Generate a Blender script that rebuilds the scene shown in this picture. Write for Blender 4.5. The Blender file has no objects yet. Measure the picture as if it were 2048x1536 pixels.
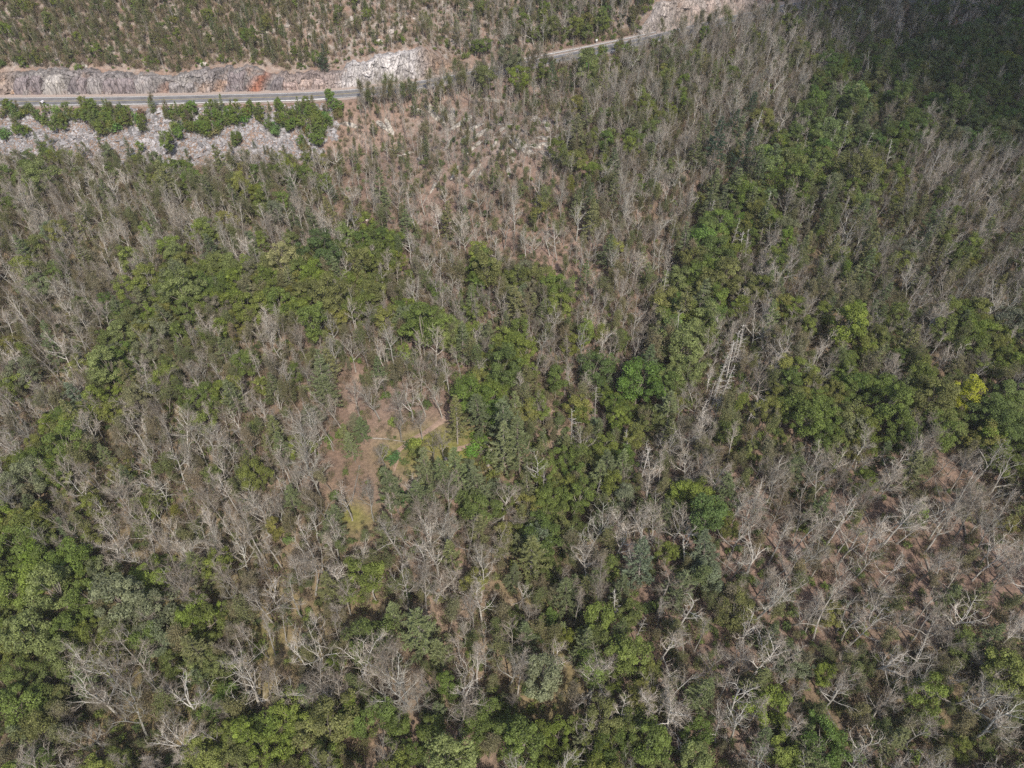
import bpy, math, random
import numpy as np
from mathutils import Vector

RNG = np.random.default_rng(7)
random.seed(7)
scene = bpy.context.scene
COL = scene.collection

# ------------------------------------------------------------------ camera
CAM_Z = 110.0
PITCH = 46.0
FPX = 1435.0                       # focal length in pixels of the 2048 px wide photo
cam_d = bpy.data.cameras.new("camera")
cam = bpy.data.objects.new("camera", cam_d)
COL.objects.link(cam)
cam.location = (0, 0, CAM_Z)
cam.rotation_euler = (math.radians(90 - PITCH), 0, 0)
cam_d.sensor_width = 36.0
cam_d.lens = 36.0 * FPX / 2048.0
cam_d.clip_start = 0.5
cam_d.clip_end = 20000
scene.camera = cam

# ------------------------------------------------------------------ light
SUN_EL, SUN_AZ = 50.0, 17.0        # behind the camera, a little to the right
SV = Vector((math.sin(math.radians(SUN_AZ)) * math.cos(math.radians(SUN_EL)),
             -math.cos(math.radians(SUN_AZ)) * math.cos(math.radians(SUN_EL)),
             math.sin(math.radians(SUN_EL))))
world = bpy.data.worlds.new("World")
scene.world = world
world.use_nodes = True
wn = world.node_tree
for n in list(wn.nodes):
    wn.nodes.remove(n)
sky = wn.nodes.new("ShaderNodeTexSky")
sky.sky_type = 'NISHITA'
sky.sun_disc = False
sky.sun_elevation = math.radians(SUN_EL)
sky.sun_rotation = math.radians(180 - SUN_AZ)
sky.air_density = 1.0
sky.dust_density = 2.0
bg = wn.nodes.new("ShaderNodeBackground")
bg.inputs["Strength"].default_value = 0.125
wo = wn.nodes.new("ShaderNodeOutputWorld")
wn.links.new(sky.outputs[0], bg.inputs[0])
wn.links.new(bg.outputs[0], wo.inputs[0])
sun_d = bpy.data.lights.new("sun", 'SUN')
sun_d.energy = 3.9
sun_d.angle = math.radians(0.6)
sun_d.color = (1.0, 0.94, 0.85)
sun = bpy.data.objects.new("sun", sun_d)
COL.objects.link(sun)
sun.location = (60, -200, 300)
sun.rotation_euler = SV.to_track_quat('Z', 'Y').to_euler()

vs = scene.view_settings
vs.view_transform = 'Standard'
vs.look = 'None'
vs.exposure = 0.42
vs.gamma = 1.0
scene.render.engine = 'CYCLES'
scene.cycles.max_bounces = 5
scene.cycles.diffuse_bounces = 3
scene.cycles.transmission_bounces = 3
scene.cycles.transparent_max_bounces = 6
scene.cycles.use_denoising = False
scene.cycles.caustics_reflective = False
scene.cycles.caustics_refractive = False

# ------------------------------------------------------------------ small helpers
def tag(o, label=None, cat=None, group=None, kind=None):
    if label: o["label"] = label
    if cat: o["category"] = cat
    if group: o["group"] = group
    if kind: o["kind"] = kind
    return o

def smooth(a, b, x):
    t = np.clip((x - a) / (b - a), 0, 1)
    return t * t * (3 - 2 * t)

def hash2(i, j):
    v = np.sin(i * 127.1 + j * 311.7) * 43758.5453
    return v - np.floor(v)

def vnoise(x, y):
    xi, yi = np.floor(x), np.floor(y)
    fx, fy = x - xi, y - yi
    fx = fx * fx * (3 - 2 * fx); fy = fy * fy * (3 - 2 * fy)
    a, b = hash2(xi, yi), hash2(xi + 1, yi)
    c, d = hash2(xi, yi + 1), hash2(xi + 1, yi + 1)
    return (a * (1 - fx) + b * fx) * (1 - fy) + (c * (1 - fx) + d * fx) * fy

def fbm(x, y, o=4):
    s, a, n = 0.0, 0.5, 0.0
    for k in range(o):
        s = s + a * vnoise(x + 17.3 * k, y - 9.1 * k); n += a
        a *= 0.5; x = x * 2.03; y = y * 2.03
    return s / n

class Acc:
    """collects quads; build() makes one mesh"""
    def __init__(self):
        self.V, self.Q, self.M, self.S, self.n = [], [], [], [], 0
    def add(self, v, q, mat=0, shade=1.0):
        v = np.asarray(v, float); q = np.asarray(q, np.int64)
        self.V.append(v); self.Q.append(q + self.n); self.n += len(v)
        self.M.append(np.full(len(q), mat, np.int32))
        s = np.asarray(shade, float)
        self.S.append(np.broadcast_to(s, (len(q),)).copy())
    def merged(self, *others):
        r = Acc()
        for a in (self,) + others:
            for v, q, m, s in zip(a.V, a.Q, a.M, a.S):
                pass
            if a.n:
                r.V.append(np.vstack(a.V)); r.Q.append(np.vstack(a.Q) + r.n)
                r.M.append(np.concatenate(a.M)); r.S.append(np.concatenate(a.S)); r.n += a.n
        return r
    def build(self, name, mats, smooth_shade=False):
        V = np.vstack(self.V); Q = np.vstack(self.Q)
        m = bpy.data.meshes.new(name)
        m.vertices.add(len(V)); m.vertices.foreach_set("co", V.ravel())
        m.loops.add(len(Q) * 4); m.loops.foreach_set("vertex_index", Q.ravel().astype(np.int32))
        m.polygons.add(len(Q))
        m.polygons.foreach_set("loop_start", np.arange(0, len(Q) * 4, 4, dtype=np.int32))
        for mt in mats: m.materials.append(mt)
        m.polygons.foreach_set("material_index", np.concatenate(self.M))
        m.polygons.foreach_set("use_smooth", np.full(len(Q), smooth_shade, bool))
        at = m.attributes.new("shade", 'FLOAT', 'FACE')
        at.data.foreach_set("value", np.concatenate(self.S).astype(np.float32))
        m.update(calc_edges=True)
        m.validate()
        return m

def tube(acc, P, R, n=4, mat=0, shade=1.0):
    P = np.asarray(P, float); R = np.asarray(R, float)
    k = len(P)
    T = np.gradient(P, axis=0)
    T /= np.linalg.norm(T, axis=1)[:, None] + 1e-9
    ref = np.array([0.31, 0.84, 0.44]) if abs(T[0, 2]) > 0.5 else np.array([0.1, 0.2, 1.0])
    A = np.cross(T, ref); A /= np.linalg.norm(A, axis=1)[:, None] + 1e-9
    B = np.cross(T, A)
    an = np.arange(n) * 2 * math.pi / n
    ring = (A[:, None, :] * np.cos(an)[None, :, None] + B[:, None, :] * np.sin(an)[None, :, None]) * R[:, None, None]
    v = (P[:, None, :] + ring).reshape(-1, 3)
    i = np.arange(k - 1)[:, None] * n; j = np.arange(n)[None, :]
    j2 = (j + 1) % n
    q = np.stack([i + j, i + j2, i + n + j2, i + n + j], -1).reshape(-1, 4)
    acc.add(v, q, mat, shade)

def cards(acc, C, N, size, aspect, rng, mat=0, shade=None, U=None):
    """diamond leaf sprays centred on C with normals N"""
    C = np.asarray(C, float); k = len(C)
    N = N / (np.linalg.norm(N, axis=1)[:, None] + 1e-9)
    if U is None:
        U = rng.normal(size=(k, 3))
    U = U - N * (U * N).sum(1)[:, None]
    U /= np.linalg.norm(U, axis=1)[:, None] + 1e-9
    W = np.cross(N, U)
    s = np.broadcast_to(np.asarray(size, float), (k,))[:, None]
    fold = N * s * 0.18
    v = np.stack([C - U * s, C + W * s * aspect - fold, C + U * s, C - W * s * aspect - fold], 1).reshape(-1, 3)
    q = np.arange(4 * k).reshape(-1, 4)
    acc.add(v, q, mat, rng.uniform(0.6, 1.4, k) if shade is None else shade)

# ------------------------------------------------------------------ materials
def new_mat(name):
    m = bpy.data.materials.new(name); m.use_nodes = True
    nt = m.node_tree
    b = nt.nodes["Principled BSDF"]
    b.inputs["Specular IOR Level"].default_value = 0.2
    b.inputs["Roughness"].default_value = 0.8
    return m, nt, b

def nd(nt, typ, **kw):
    n = nt.nodes.new(typ)
    for k, v in kw.items():
        setattr(n, k, v)
    return n

def mixrgb(nt, a, b, fac, mode='MIX'):
    n = nd(nt, "ShaderNodeMix", data_type='RGBA', blend_type=mode)
    for sock, v in ((n.inputs[0], fac), (n.inputs[6], a), (n.inputs[7], b)):
        if isinstance(v, (float, int)): sock.default_value = v
        elif isinstance(v, tuple): sock.default_value = v if len(v) == 4 else (*v, 1)
        else: nt.links.new(v, sock)
    return n.outputs[2]

def noise(nt, scale, detail=4, rough=0.6, vec=None):
    n = nd(nt, "ShaderNodeTexNoise")
    n.inputs["Scale"].default_value = scale
    n.inputs["Detail"].default_value = detail
    n.inputs["Roughness"].default_value = rough
    if vec is not None: nt.links.new(vec, n.inputs["Vector"])
    return n

def ramp(nt, fac, stops):
    r = nd(nt, "ShaderNodeValToRGB")
    while len(r.color_ramp.elements) < len(stops): r.color_ramp.elements.new(0.5)
    for e, (p, c) in zip(r.color_ramp.elements, stops):
        e.position = p; e.color = (*c, 1) if len(c) == 3 else c
    nt.links.new(fac, r.inputs[0])
    return r.outputs[0]

def shade_mul(nt, col):
    at = nd(nt, "ShaderNodeAttribute", attribute_name="shade", attribute_type='GEOMETRY')
    v = nd(nt, "ShaderNodeVectorMath", operation='SCALE')
    nt.links.new(col, v.inputs[0]); nt.links.new(at.outputs["Fac"], v.inputs["Scale"])
    return v.outputs[0]

def leaf_material(name, trans=0.3):
    m, nt, b = new_mat(name)
    at = nd(nt, "ShaderNodeAttribute", attribute_name="tint", attribute_type='INSTANCER')
    col = shade_mul(nt, at.outputs["Color"])
    nt.links.new(col, b.inputs["Base Color"])
    b.inputs["Roughness"].default_value = 0.55
    b.inputs["Specular IOR Level"].default_value = 0.3
    tr = nd(nt, "ShaderNodeBsdfTranslucent")
    warm = mixrgb(nt, col, (0.9, 1.0, 0.35), 1.0, 'MULTIPLY')
    nt.links.new(warm, tr.inputs["Color"])
    mx = nd(nt, "ShaderNodeMixShader"); mx.inputs[0].default_value = trans
    nt.links.new(b.outputs[0], mx.inputs[1]); nt.links.new(tr.outputs[0], mx.inputs[2])
    nt.links.new(mx.outputs[0], nt.nodes["Material Output"].inputs[0])
    return m

def bark_material(name, mul=None):
    m, nt, b = new_mat(name)
    at = nd(nt, "ShaderNodeAttribute", attribute_name="bark", attribute_type='INSTANCER')
    tc = nd(nt, "ShaderNodeTexCoord")
    nz = noise(nt, 1.7, 4, 0.6, tc.outputs["Object"])
    f = ramp(nt, nz.outputs["Fac"], [(0.3, (0.6, 0.58, 0.56)), (0.7, (1.15, 1.15, 1.15))])
    col = mixrgb(nt, at.outputs["Color"], f, 1.0, 'MULTIPLY')
    if mul: col = mixrgb(nt, col, mul, 1.0, 'MULTIPLY')
    nt.links.new(shade_mul(nt, col), b.inputs["Base Color"])
    b.inputs["Roughness"].default_value = 0.85
    return m

LEAF = leaf_material("broad_leaf", 0.3)
NEEDLE = leaf_material("pine_needle", 0.12)
BARK = bark_material("bark")
TWIG = bark_material("twig", (0.82, 0.75, 0.68))

def rock_material(name, geom_attr):
    m, nt, b = new_mat(name)
    at = nd(nt, "ShaderNodeAttribute", attribute_name="tint", attribute_type='GEOMETRY' if geom_attr else 'OBJECT')
    geo = nd(nt, "ShaderNodeNewGeometry")
    mp = nd(nt, "ShaderNodeMapping"); mp.inputs["Scale"].default_value = (1.0, 1.0, 0.22)
    mp.inputs["Rotation"].default_value = (0, 0.35, 0)
    nt.links.new(geo.outputs["Position"], mp.inputs["Vector"])
    streak = noise(nt, 1.1, 6, 0.65, mp.outputs[0])
    f1 = ramp(nt, streak.outputs["Fac"], [(0.3, (0.55, 0.53, 0.55)), (0.5, (0.95, 0.93, 0.94)), (0.72, (1.4, 1.36, 1.32))])
    col = mixrgb(nt, at.outputs["Color"], f1, 1.0, 'MULTIPLY')
    big = noise(nt, 0.16, 4, 0.6, geo.outputs["Position"])
    st = ramp(nt, big.outputs["Fac"], [(0.58, (0, 0, 0)), (0.72, (1, 1, 1))])
    col = mixrgb(nt, col, (0.36, 0.20, 0.11), mixfac(nt, st, 0.3))
    crack = nd(nt, "ShaderNodeTexVoronoi", feature='DISTANCE_TO_EDGE'); crack.inputs["Scale"].default_value = 0.9
    nt.links.new(mp.outputs[0], crack.inputs["Vector"])
    cr = ramp(nt, crack.outputs["Distance"], [(0.0, (0.18, 0.17, 0.17)), (0.09, (1, 1, 1))])
    col = mixrgb(nt, col, cr, 0.85, 'MULTIPLY')
    nt.links.new(col, b.inputs["Base Color"])
    bp = nd(nt, "ShaderNodeBump"); bp.inputs["Strength"].default_value = 0.6; bp.inputs["Distance"].default_value = 0.3
    nt.links.new(streak.outputs["Fac"], bp.inputs["Height"]); nt.links.new(bp.outputs[0], b.inputs["Normal"])
    return m

def mixfac(nt, col, k):
    v = nd(nt, "ShaderNodeMath", operation='MULTIPLY'); v.inputs[1].default_value = k
    nt.links.new(col, v.inputs[0]); return v.outputs[0]

ROCK_FACE = rock_material("cut_rock", True)
ROCK_OBJ = rock_material("loose_rock", False)

def plain(name, col, rough=0.7, nscale=None, amp=0.25, metal=0.0):
    m, nt, b = new_mat(name)
    b.inputs["Roughness"].default_value = rough
    b.inputs["Metallic"].default_value = metal
    if nscale:
        geo = nd(nt, "ShaderNodeNewGeometry")
        nz = noise(nt, nscale, 5, 0.65, geo.outputs["Position"])
        f = ramp(nt, nz.outputs["Fac"], [(0.25, (1 - amp,) * 3), (0.75, (1 + amp,) * 3)])
        nt.links.new(mixrgb(nt, col, f, 1.0, 'MULTIPLY'), b.inputs["Base Color"])
    else:
        b.inputs["Base Color"].default_value = (*col, 1)
    return m

# ------------------------------------------------------------------ terrain height
RX = np.array([-900, -420, -260, -176, -110, -50, 5, 50, 101, 150, 205, 250, 330, 480, 900.])
RY = np.array([255, 246, 240, 241, 243, 249, 272, 294, 323, 343, 334, 315, 285, 250, 240.])

def catmull(X, Y, n=24):
    px, py = [], []
    for i in range(len(X) - 1):
        i0, i3 = max(i - 1, 0), min(i + 2, len(X) - 1)
        t = np.arange(n) / n
        for arr, P in ((px, X), (py, Y)):
            m1 = (P[i + 1] - P[i0]) / 2; m2 = (P[i3] - P[i]) / 2
            arr.append((2*t**3-3*t**2+1)*P[i] + (t**3-2*t**2+t)*m1 + (-2*t**3+3*t**2)*P[i+1] + (t**3-t**2)*m2)
    return np.append(np.concatenate(px), X[-1]), np.append(np.concatenate(py), Y[-1])

CX, CY = catmull(RX, RY)

def road_d(x, y):
    """signed distance from the road's centre line, positive uphill, and the x of the foot point"""
    x = np.asarray(x, float); y = np.asarray(y, float)
    sh = x.shape; x = x.ravel(); y = y.ravel()
    best = np.full(x.shape, 1e9); fx = np.zeros_like(x)
    for a in range(len(CX) - 1):
        ax, ay = CX[a], CY[a]; bx, by = CX[a+1] - ax, CY[a+1] - ay
        t = np.clip(((x - ax) * bx + (y - ay) * by) / (bx*bx + by*by), 0, 1)
        d = np.hypot(x - ax - t * bx, y - ay - t * by)
        m = d < best
        best[m] = d[m]; fx[m] = (ax + t * bx)[m]
    sg = np.where(y > np.interp(x, CX, CY), 1.0, -1.0)
    return (best * sg).reshape(sh), fx.reshape(sh)

def cliff_h(x):
    a = 5.4 * (1 - smooth(-62, -58, x)) + 6.8 * smooth(-62, -56, x) * (1 - smooth(-30, -14, x))
    b = (6.0 + 3.0 * vnoise(x * .12, 0 * x + 6.1)) * smooth(55, 66, x) * (1 - smooth(98, 112, x)) + 1.5 * smooth(104, 128, x)
    a = a * (0.55 + 0.8 * vnoise(x * 0.075, 0 * x + 3.3))
    return np.maximum(a + b, 0.5)

GX = np.array([190, 125, 90, 62, 40, 25, 7.5, 2, 6, 12.])
GY = np.array([330, 260, 215, 178, 134, 109, 82, 56, 36, -60.])

def gully_d(x, y):
    best = np.full(np.shape(x), 1e9)
    for a in range(len(GX) - 1):
        bx, by = GX[a+1] - GX[a], GY[a+1] - GY[a]
        t = np.clip(((x - GX[a]) * bx + (y - GY[a]) * by) / (bx*bx + by*by), 0, 1)
        best = np.minimum(best, np.hypot(x - GX[a] - t*bx, y - GY[a] - t*by))
    return best

def height_of(x, y, d, fx):
    left = 1 - smooth(-46, -18, fx)
    dn = np.maximum(-d, 0)
    tal = -10.5 * smooth(0, 1, np.clip((dn - 6.5) / 18.0, 0, 1) * 0.5 + 0) * 2
    tal = -10.5 * np.clip((dn - 6.5) / 17.0, 0, 1) - 0.02 * np.maximum(dn - 23.5, 0)
    gen = -2.2 * smooth(7, 22, dn) - 7.0 * smooth(40, 130, dn)
    near = tal * left + gen * (1 - left)
    near = near + 3.5 * np.exp(-(((x + 4) / 45) ** 2 + ((y - 214) / 26) ** 2)) * smooth(8, 26, dn)
    near = near - 6.5 * np.exp(-(gully_d(x, y) / 15) ** 2) * smooth(10, 30, dn)
    near = near + (4.0 * (fbm(x / 60, y / 60, 3) - 0.5) + 0.7 * (fbm(x / 9, y / 9, 3) - 0.5)) * smooth(9, 30, dn)
    near = near + 2.5 * np.exp(-(((x + 22) / 40) ** 2 + ((y - 95) / 30) ** 2))
    hc = cliff_h(fx)
    dp = np.maximum(d, 0)
    far = hc * smooth(8.0, 10.6, dp) + 0.44 * np.maximum(dp - 10, 0)
    far = 70 * np.tanh(far / 70)
    far = far + (5 * (fbm(x / 38, y / 38, 4) - 0.45)) * smooth(14, 45, dp)
    return np.where(d < 0, near, far)

def H(x, y):
    d, fx = road_d(x, y)
    return height_of(np.asarray(x, float), np.asarray(y, float), d, fx)

# cached height grid for fast look-ups
HX0, HX1, HY0, HY1, HS = -360.0, 380.0, -60.0, 520.0, 2.0
gx = np.arange(HX0, HX1 + 0.1, HS); gy = np.arange(HY0, HY1 + 0.1, HS)
GXX, GYY = np.meshgrid(gx, gy)
GD, GF = road_d(GXX, GYY)
GH = height_of(GXX, GYY, GD, GF)

def bil(G, x, y):
    u = np.clip((np.asarray(x, float) - HX0) / HS, 0, len(gx) - 1.001); v = np.clip((np.asarray(y, float) - HY0) / HS, 0, len(gy) - 1.001)
    i = u.astype(int); j = v.astype(int); fu = u - i; fv = v - j
    return (G[j, i]*(1-fu) + G[j, i+1]*fu)*(1-fv) + (G[j+1, i]*(1-fu) + G[j+1, i+1]*fu)*fv
def hz(x, y): return bil(GH, x, y)
def dz(x, y): return bil(GD, x, y)

CP, SP = math.cos(math.radians(PITCH)), math.sin(math.radians(PITCH))
def project(x, y, z):
    zz = z - CAM_Z
    depth = y * CP - zz * SP
    up = y * SP + zz * CP
    return 1024 + FPX * x / depth, 768 - FPX * up / depth, depth

def unproject(px, py, above=0.0):
    """photo pixel to the ground (or a given height above it)"""
    u, v = (px - 1024) / FPX, (py - 768) / FPX
    d = np.array([u, CP - v * SP, -SP - v * CP])
    t = np.arange(40, 620, 0.5)
    X, Y, Z = d[0] * t, d[1] * t, CAM_Z + d[2] * t
    below = Z < hz(X, Y) + above
    k = int(np.argmax(below)) if below.any() else len(t) - 1
    return X[k], Y[k]

# ------------------------------------------------------------------ ground sheet
def axis(lo, hi, step, far):
    a = [lo]; s = step
    core = list(np.arange(lo, hi + 0.1, step))
    lo_side, hi_side = [], []
    s = step; p = lo
    while p > -far:
        s *= 1.25; p -= s; lo_side.append(p)
    s = step; p = hi
    while p < far:
        s *= 1.25; p += s; hi_side.append(p)
    return np.array(lo_side[::-1] + core + hi_side)
ax_ = axis(-330, 330, 1.8, 6000); ay_ = axis(-30, 480, 1.8, 6000)
TX, TY = np.meshgrid(ax_, ay_)
TD, TF = road_d(TX, TY)
TZ = height_of(TX, TY, TD, TF)
nx, ny = len(ax_), len(ay_)
ga = Acc()
ii = np.arange(ny - 1)[:, None] * nx; jj = np.arange(nx - 1)[None, :]
ga.add(np.stack([TX, TY, TZ], -1).reshape(-1, 3), np.stack([ii + jj, ii + jj + 1, ii + nx + jj + 1, ii + nx + jj], -1).reshape(-1, 4))

gm, nt, b = new_mat("leaf_litter")
geo = nd(nt, "ShaderNodeNewGeometry")
n1 = noise(nt, 0.06, 5, 0.6, geo.outputs["Position"])
n2 = noise(nt, 1.3, 6, 0.7, geo.outputs["Position"])
n3 = noise(nt, 0.22, 4, 0.6, geo.outputs["Position"])
c = ramp(nt, n1.outputs["Fac"], [(0.3, (0.175, 0.120, 0.094)), (0.5, (0.225, 0.155, 0.122)), (0.7, (0.26, 0.188, 0.152))])
f = ramp(nt, n2.outputs["Fac"], [(0.25, (0.5, 0.5, 0.5)), (0.5, (0.95, 0.95, 0.95)), (0.75, (1.45, 1.4, 1.35))])
c = mixrgb(nt, c, f, 1.0, 'MULTIPLY')
ga_at = nd(nt, "ShaderNodeAttribute", attribute_name="grass", attribute_type='GEOMETRY')
gmsk = nd(nt, "ShaderNodeMath", operation='MULTIPLY'); nt.links.new(ga_at.outputs["Fac"], gmsk.inputs[0])
nt.links.new(ramp(nt, n3.outputs["Fac"], [(0.3, (0.5,)*3), (0.55, (1, 1, 1))]), gmsk.inputs[1])
gcol = mixrgb(nt, (0.185, 0.18, 0.05), f, 1.0, 'MULTIPLY')
c = mixrgb(nt, c, gcol, gmsk.outputs[0])
st_at = nd(nt, "ShaderNodeAttribute", attribute_name="stony", attribute_type='GEOMETRY')
n4 = noise(nt, 0.35, 6, 0.7, geo.outputs["Position"])
smk = nd(nt, "ShaderNodeMath", operation='MULTIPLY'); nt.links.new(st_at.outputs["Fac"], smk.inputs[0])
nt.links.new(ramp(nt, n4.outputs["Fac"], [(0.42, (0, 0, 0)), (0.62, (1, 1, 1))]), smk.inputs[1])
c = mixrgb(nt, c, mixrgb(nt, (0.30, 0.275, 0.25), f, 1.0, 'MULTIPLY'), smk.outputs[0])
nt.links.new(c, b.inputs["Base Color"])
b.inputs["Roughness"].default_value = 0.95
b.inputs["Specular IOR Level"].default_value = 0.05
bp = nd(nt, "ShaderNodeBump"); bp.inputs["Strength"].default_value = 0.7; bp.inputs["Distance"].default_value = 0.25
nt.links.new(n2.outputs["Fac"], bp.inputs["Height"]); nt.links.new(bp.outputs[0], b.inputs["Normal"])
gmesh = ga.build("ground", [gm], True)
pu, pv, pd = project(TX, TY, TZ)
def blob(cx, cy, rx, ry): return np.exp(-(((pu - cx) / rx) ** 2 + ((pv - cy) / ry) ** 2)) * (pd > 20)
gr = np.clip(1.3 * blob(850, 905, 75, 45) + 1.2 * blob(925, 890, 60, 30) + 0.9 * blob(960, 900, 70, 40) + 0.9 * blob(700, 1035, 50, 30)
             + 0.35 * blob(1850, 1400, 300, 110) + 0.6 * blob(250, 650, 260, 260) + 0.7 * blob(350, 1300, 420, 260) + 0.6 * blob(1100, 1250, 110, 300) + 0.4 * blob(1750, 500, 300, 300), 0, 1)
at = gmesh.attributes.new("grass", 'FLOAT', 'POINT'); at.data.foreach_set("value", gr.ravel().astype(np.float32))
sto = np.clip(0.9 * smooth(8, 14, TD) * (1 - smooth(40, 120, TX)) + 0.75 * blob(960, 270, 230, 80), 0, 1)
at = gmesh.attributes.new("stony", 'FLOAT', 'POINT'); at.data.foreach_set("value", sto.ravel().astype(np.float32))
ground = bpy.data.objects.new("ground", gmesh); COL.objects.link(ground)
tag(ground, "brown leaf-littered forest floor rising to a rocky hillside", kind="structure")

# ------------------------------------------------------------------ road
def strip(name, a, b_, mat, lift, x0, x1, wob=0.0, thick=0.0):
    """a ribbon along the road between the offsets a and b_"""
    m = (CX >= x0) & (CX <= x1)
    xs = np.linspace(x0, x1, int((x1 - x0) / 2) + 2)
    ys = np.interp(xs, CX, CY)
    # resample smooth
    tx = np.gradient(xs); ty = np.gradient(ys); L = np.hypot(tx, ty); nx_, ny_ = -ty / L, tx / L
    w = wob * (vnoise(xs * 0.4, xs * 0 + a) - 0.5)
    A = np.stack([xs + nx_ * (a + w), ys + ny_ * (a + w), np.full_like(xs, lift)], -1)
    B = np.stack([xs + nx_ * (b_ + w), ys + ny_ * (b_ + w), np.full_like(xs, lift)], -1)
    v = np.empty((2 * len(xs), 3)); v[0::2] = A; v[1::2] = B
    i = np.arange(len(xs) - 1) * 2
    q = np.stack([i, i + 2, i + 3, i + 1], -1)
    ac = Acc(); ac.add(v, q)
    o = bpy.data.objects.new(name, ac.build(name, [mat])); COL.objects.link(o)
    return o
asphalt = plain("asphalt", (0.15, 0.146, 0.15), 0.85, 0.35, 0.4)
gravel = plain("shoulder_gravel", (0.33, 0.27, 0.235), 0.95, 2.0, 0.35)
white_paint = plain("white_paint", (0.72, 0.72, 0.70), 0.6, 3.0, 0.15)
yellow_paint = plain("yellow_paint", (0.36, 0.29, 0.13), 0.6, 3.0, 0.15)
dirt = plain("trail_dirt", (0.29, 0.205, 0.155), 0.95, 1.2, 0.3)
rs = strip("gravel_shoulder", -4.7, 6.9, gravel, 0.05, -420, 420, 0.8); tag(rs, "pinkish gravel shoulder along the mountain road", kind="structure")
rd = strip("road", -3.1, 3.1, asphalt, 0.10, -420, 420); tag(rd, "grey two-lane mountain road cut into the hillside", kind="structure")
for nm, a in (("white_edge_line", 2.65), ("white_edge_line", -2.8)):
    o = strip(nm, a, a + 0.18, white_paint, 0.106, -420, 420); o.parent = rd
for a in (-0.25, 0.10):
    o = strip("yellow_centre_line", a, a + 0.14, yellow_paint, 0.106, -420, 420); o.parent = rd

steel = plain("galvanised_steel", (0.45, 0.46, 0.47), 0.5, 1.0, 0.2, 0.35)
wood_post = plain("weathered_post", (0.30, 0.27, 0.24), 0.9, 3.0, 0.3)

def road_frame(x):
    y = float(np.interp(x, CX, CY)); y2 = float(np.interp(x + 1, CX, CY))
    t = Vector((1, y2 - y, 0)).normalized()
    return Vector((x, y, 0)), t, Vector((-t.y, t.x, 0))

def box_mesh(name, sx, sy, sz, mat, z0=0.0):
    ac = Acc()
    x, y = sx / 2, sy / 2
    v = [(-x, -y, z0), (x, -y, z0), (x, y, z0), (-x, y, z0), (-x*.9, -y*.9, z0 + sz), (x*.9, -y*.9, z0 + sz), (x*.9, y*.9, z0 + sz), (-x*.9, y*.9, z0 + sz)]
    ac.add(v, [(0, 3, 2, 1), (4, 5, 6, 7), (0, 1, 5, 4), (1, 2, 6, 5), (2, 3, 7, 6), (3, 0, 4, 7)])
    return ac.build(name, [mat])
post_me = box_mesh("guard_post", 0.2, 0.24, 0.75, wood_post, -0.25)
block_me = box_mesh("guard_block", 0.34, 0.16, 0.36, steel, 0.46)

def guard_rail(x0, x1, off, label):
    p0, _, _ = road_frame((x0 + x1) / 2)
    root = bpy.data.objects.new("guard_rail", None); COL.objects.link(root); root.location = p0
    tag(root, label, "guardrail", "guard rails along the mountain road")
    xs = np.arange(x0, x1 + 0.1, 2.0)
    prof = [(0.0, 0.42), (0.07, 0.50), (0.0, 0.58), (0.07, 0.66), (0.0, 0.76)]
    v, q = [], []
    sgn = -1 if off < 0 else 1
    for i, x in enumerate(xs):
        p, t, n = road_frame(x)
        c_ = p + n * off - p0
        for (o_, z_) in prof:
            w = c_ - n * sgn * o_
            v.append((w.x, w.y, z_))
        if i:
            a = (i - 1) * 5
            q += [(a + k, a + 5 + k, a + 6 + k, a + 1 + k) for k in range(4)]
    ac = Acc(); ac.add(v, q)
    bm = bpy.data.objects.new("beam", ac.build("guard_beam", [steel])); COL.objects.link(bm); bm.parent = root
    for i, x in enumerate(xs):
        p, t, n = road_frame(x)
        po = bpy.data.objects.new("post", post_me); COL.objects.link(po); po.parent = root
        po.location = p + n * (off + sgn * 0.2) - p0; po.rotation_euler.z = math.atan2(t.y, t.x)
guard_rail(-186, -112, -4.0, "long steel guardrail with light posts along the road above the talus, at far left")
guard_rail(-110, -62, -4.0, "steel guardrail on the downhill road edge below the orange stained rock face")
guard_rail(6, 60, 3.9, "pale guardrail on the uphill side of the road where it bends into the woods")
guard_rail(186, 246, -3.9, "short glimpse of pale guardrail among dark trees in the upper right corner")

# delineator post with a white reflector board, uphill side of the bend
wx, wy = unproject(1161, 99)
dl = bpy.data.objects.new("marker_post", None); COL.objects.link(dl)
p, t, n = road_frame(36.0); dl.location = p + n * 6.2
tag(dl, "small white marker board on a short post beside the bending road", "road marker")
pm = bpy.data.objects.new("post", box_mesh("marker_stem", 0.12, 0.12, 1.0, steel, 0.0)); COL.objects.link(pm); pm.parent = dl
bd = bpy.data.objects.new("board", box_mesh("marker_board", 0.8, 0.08, 0.8, white_paint, 0.95)); COL.objects.link(bd); bd.parent = dl

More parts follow.
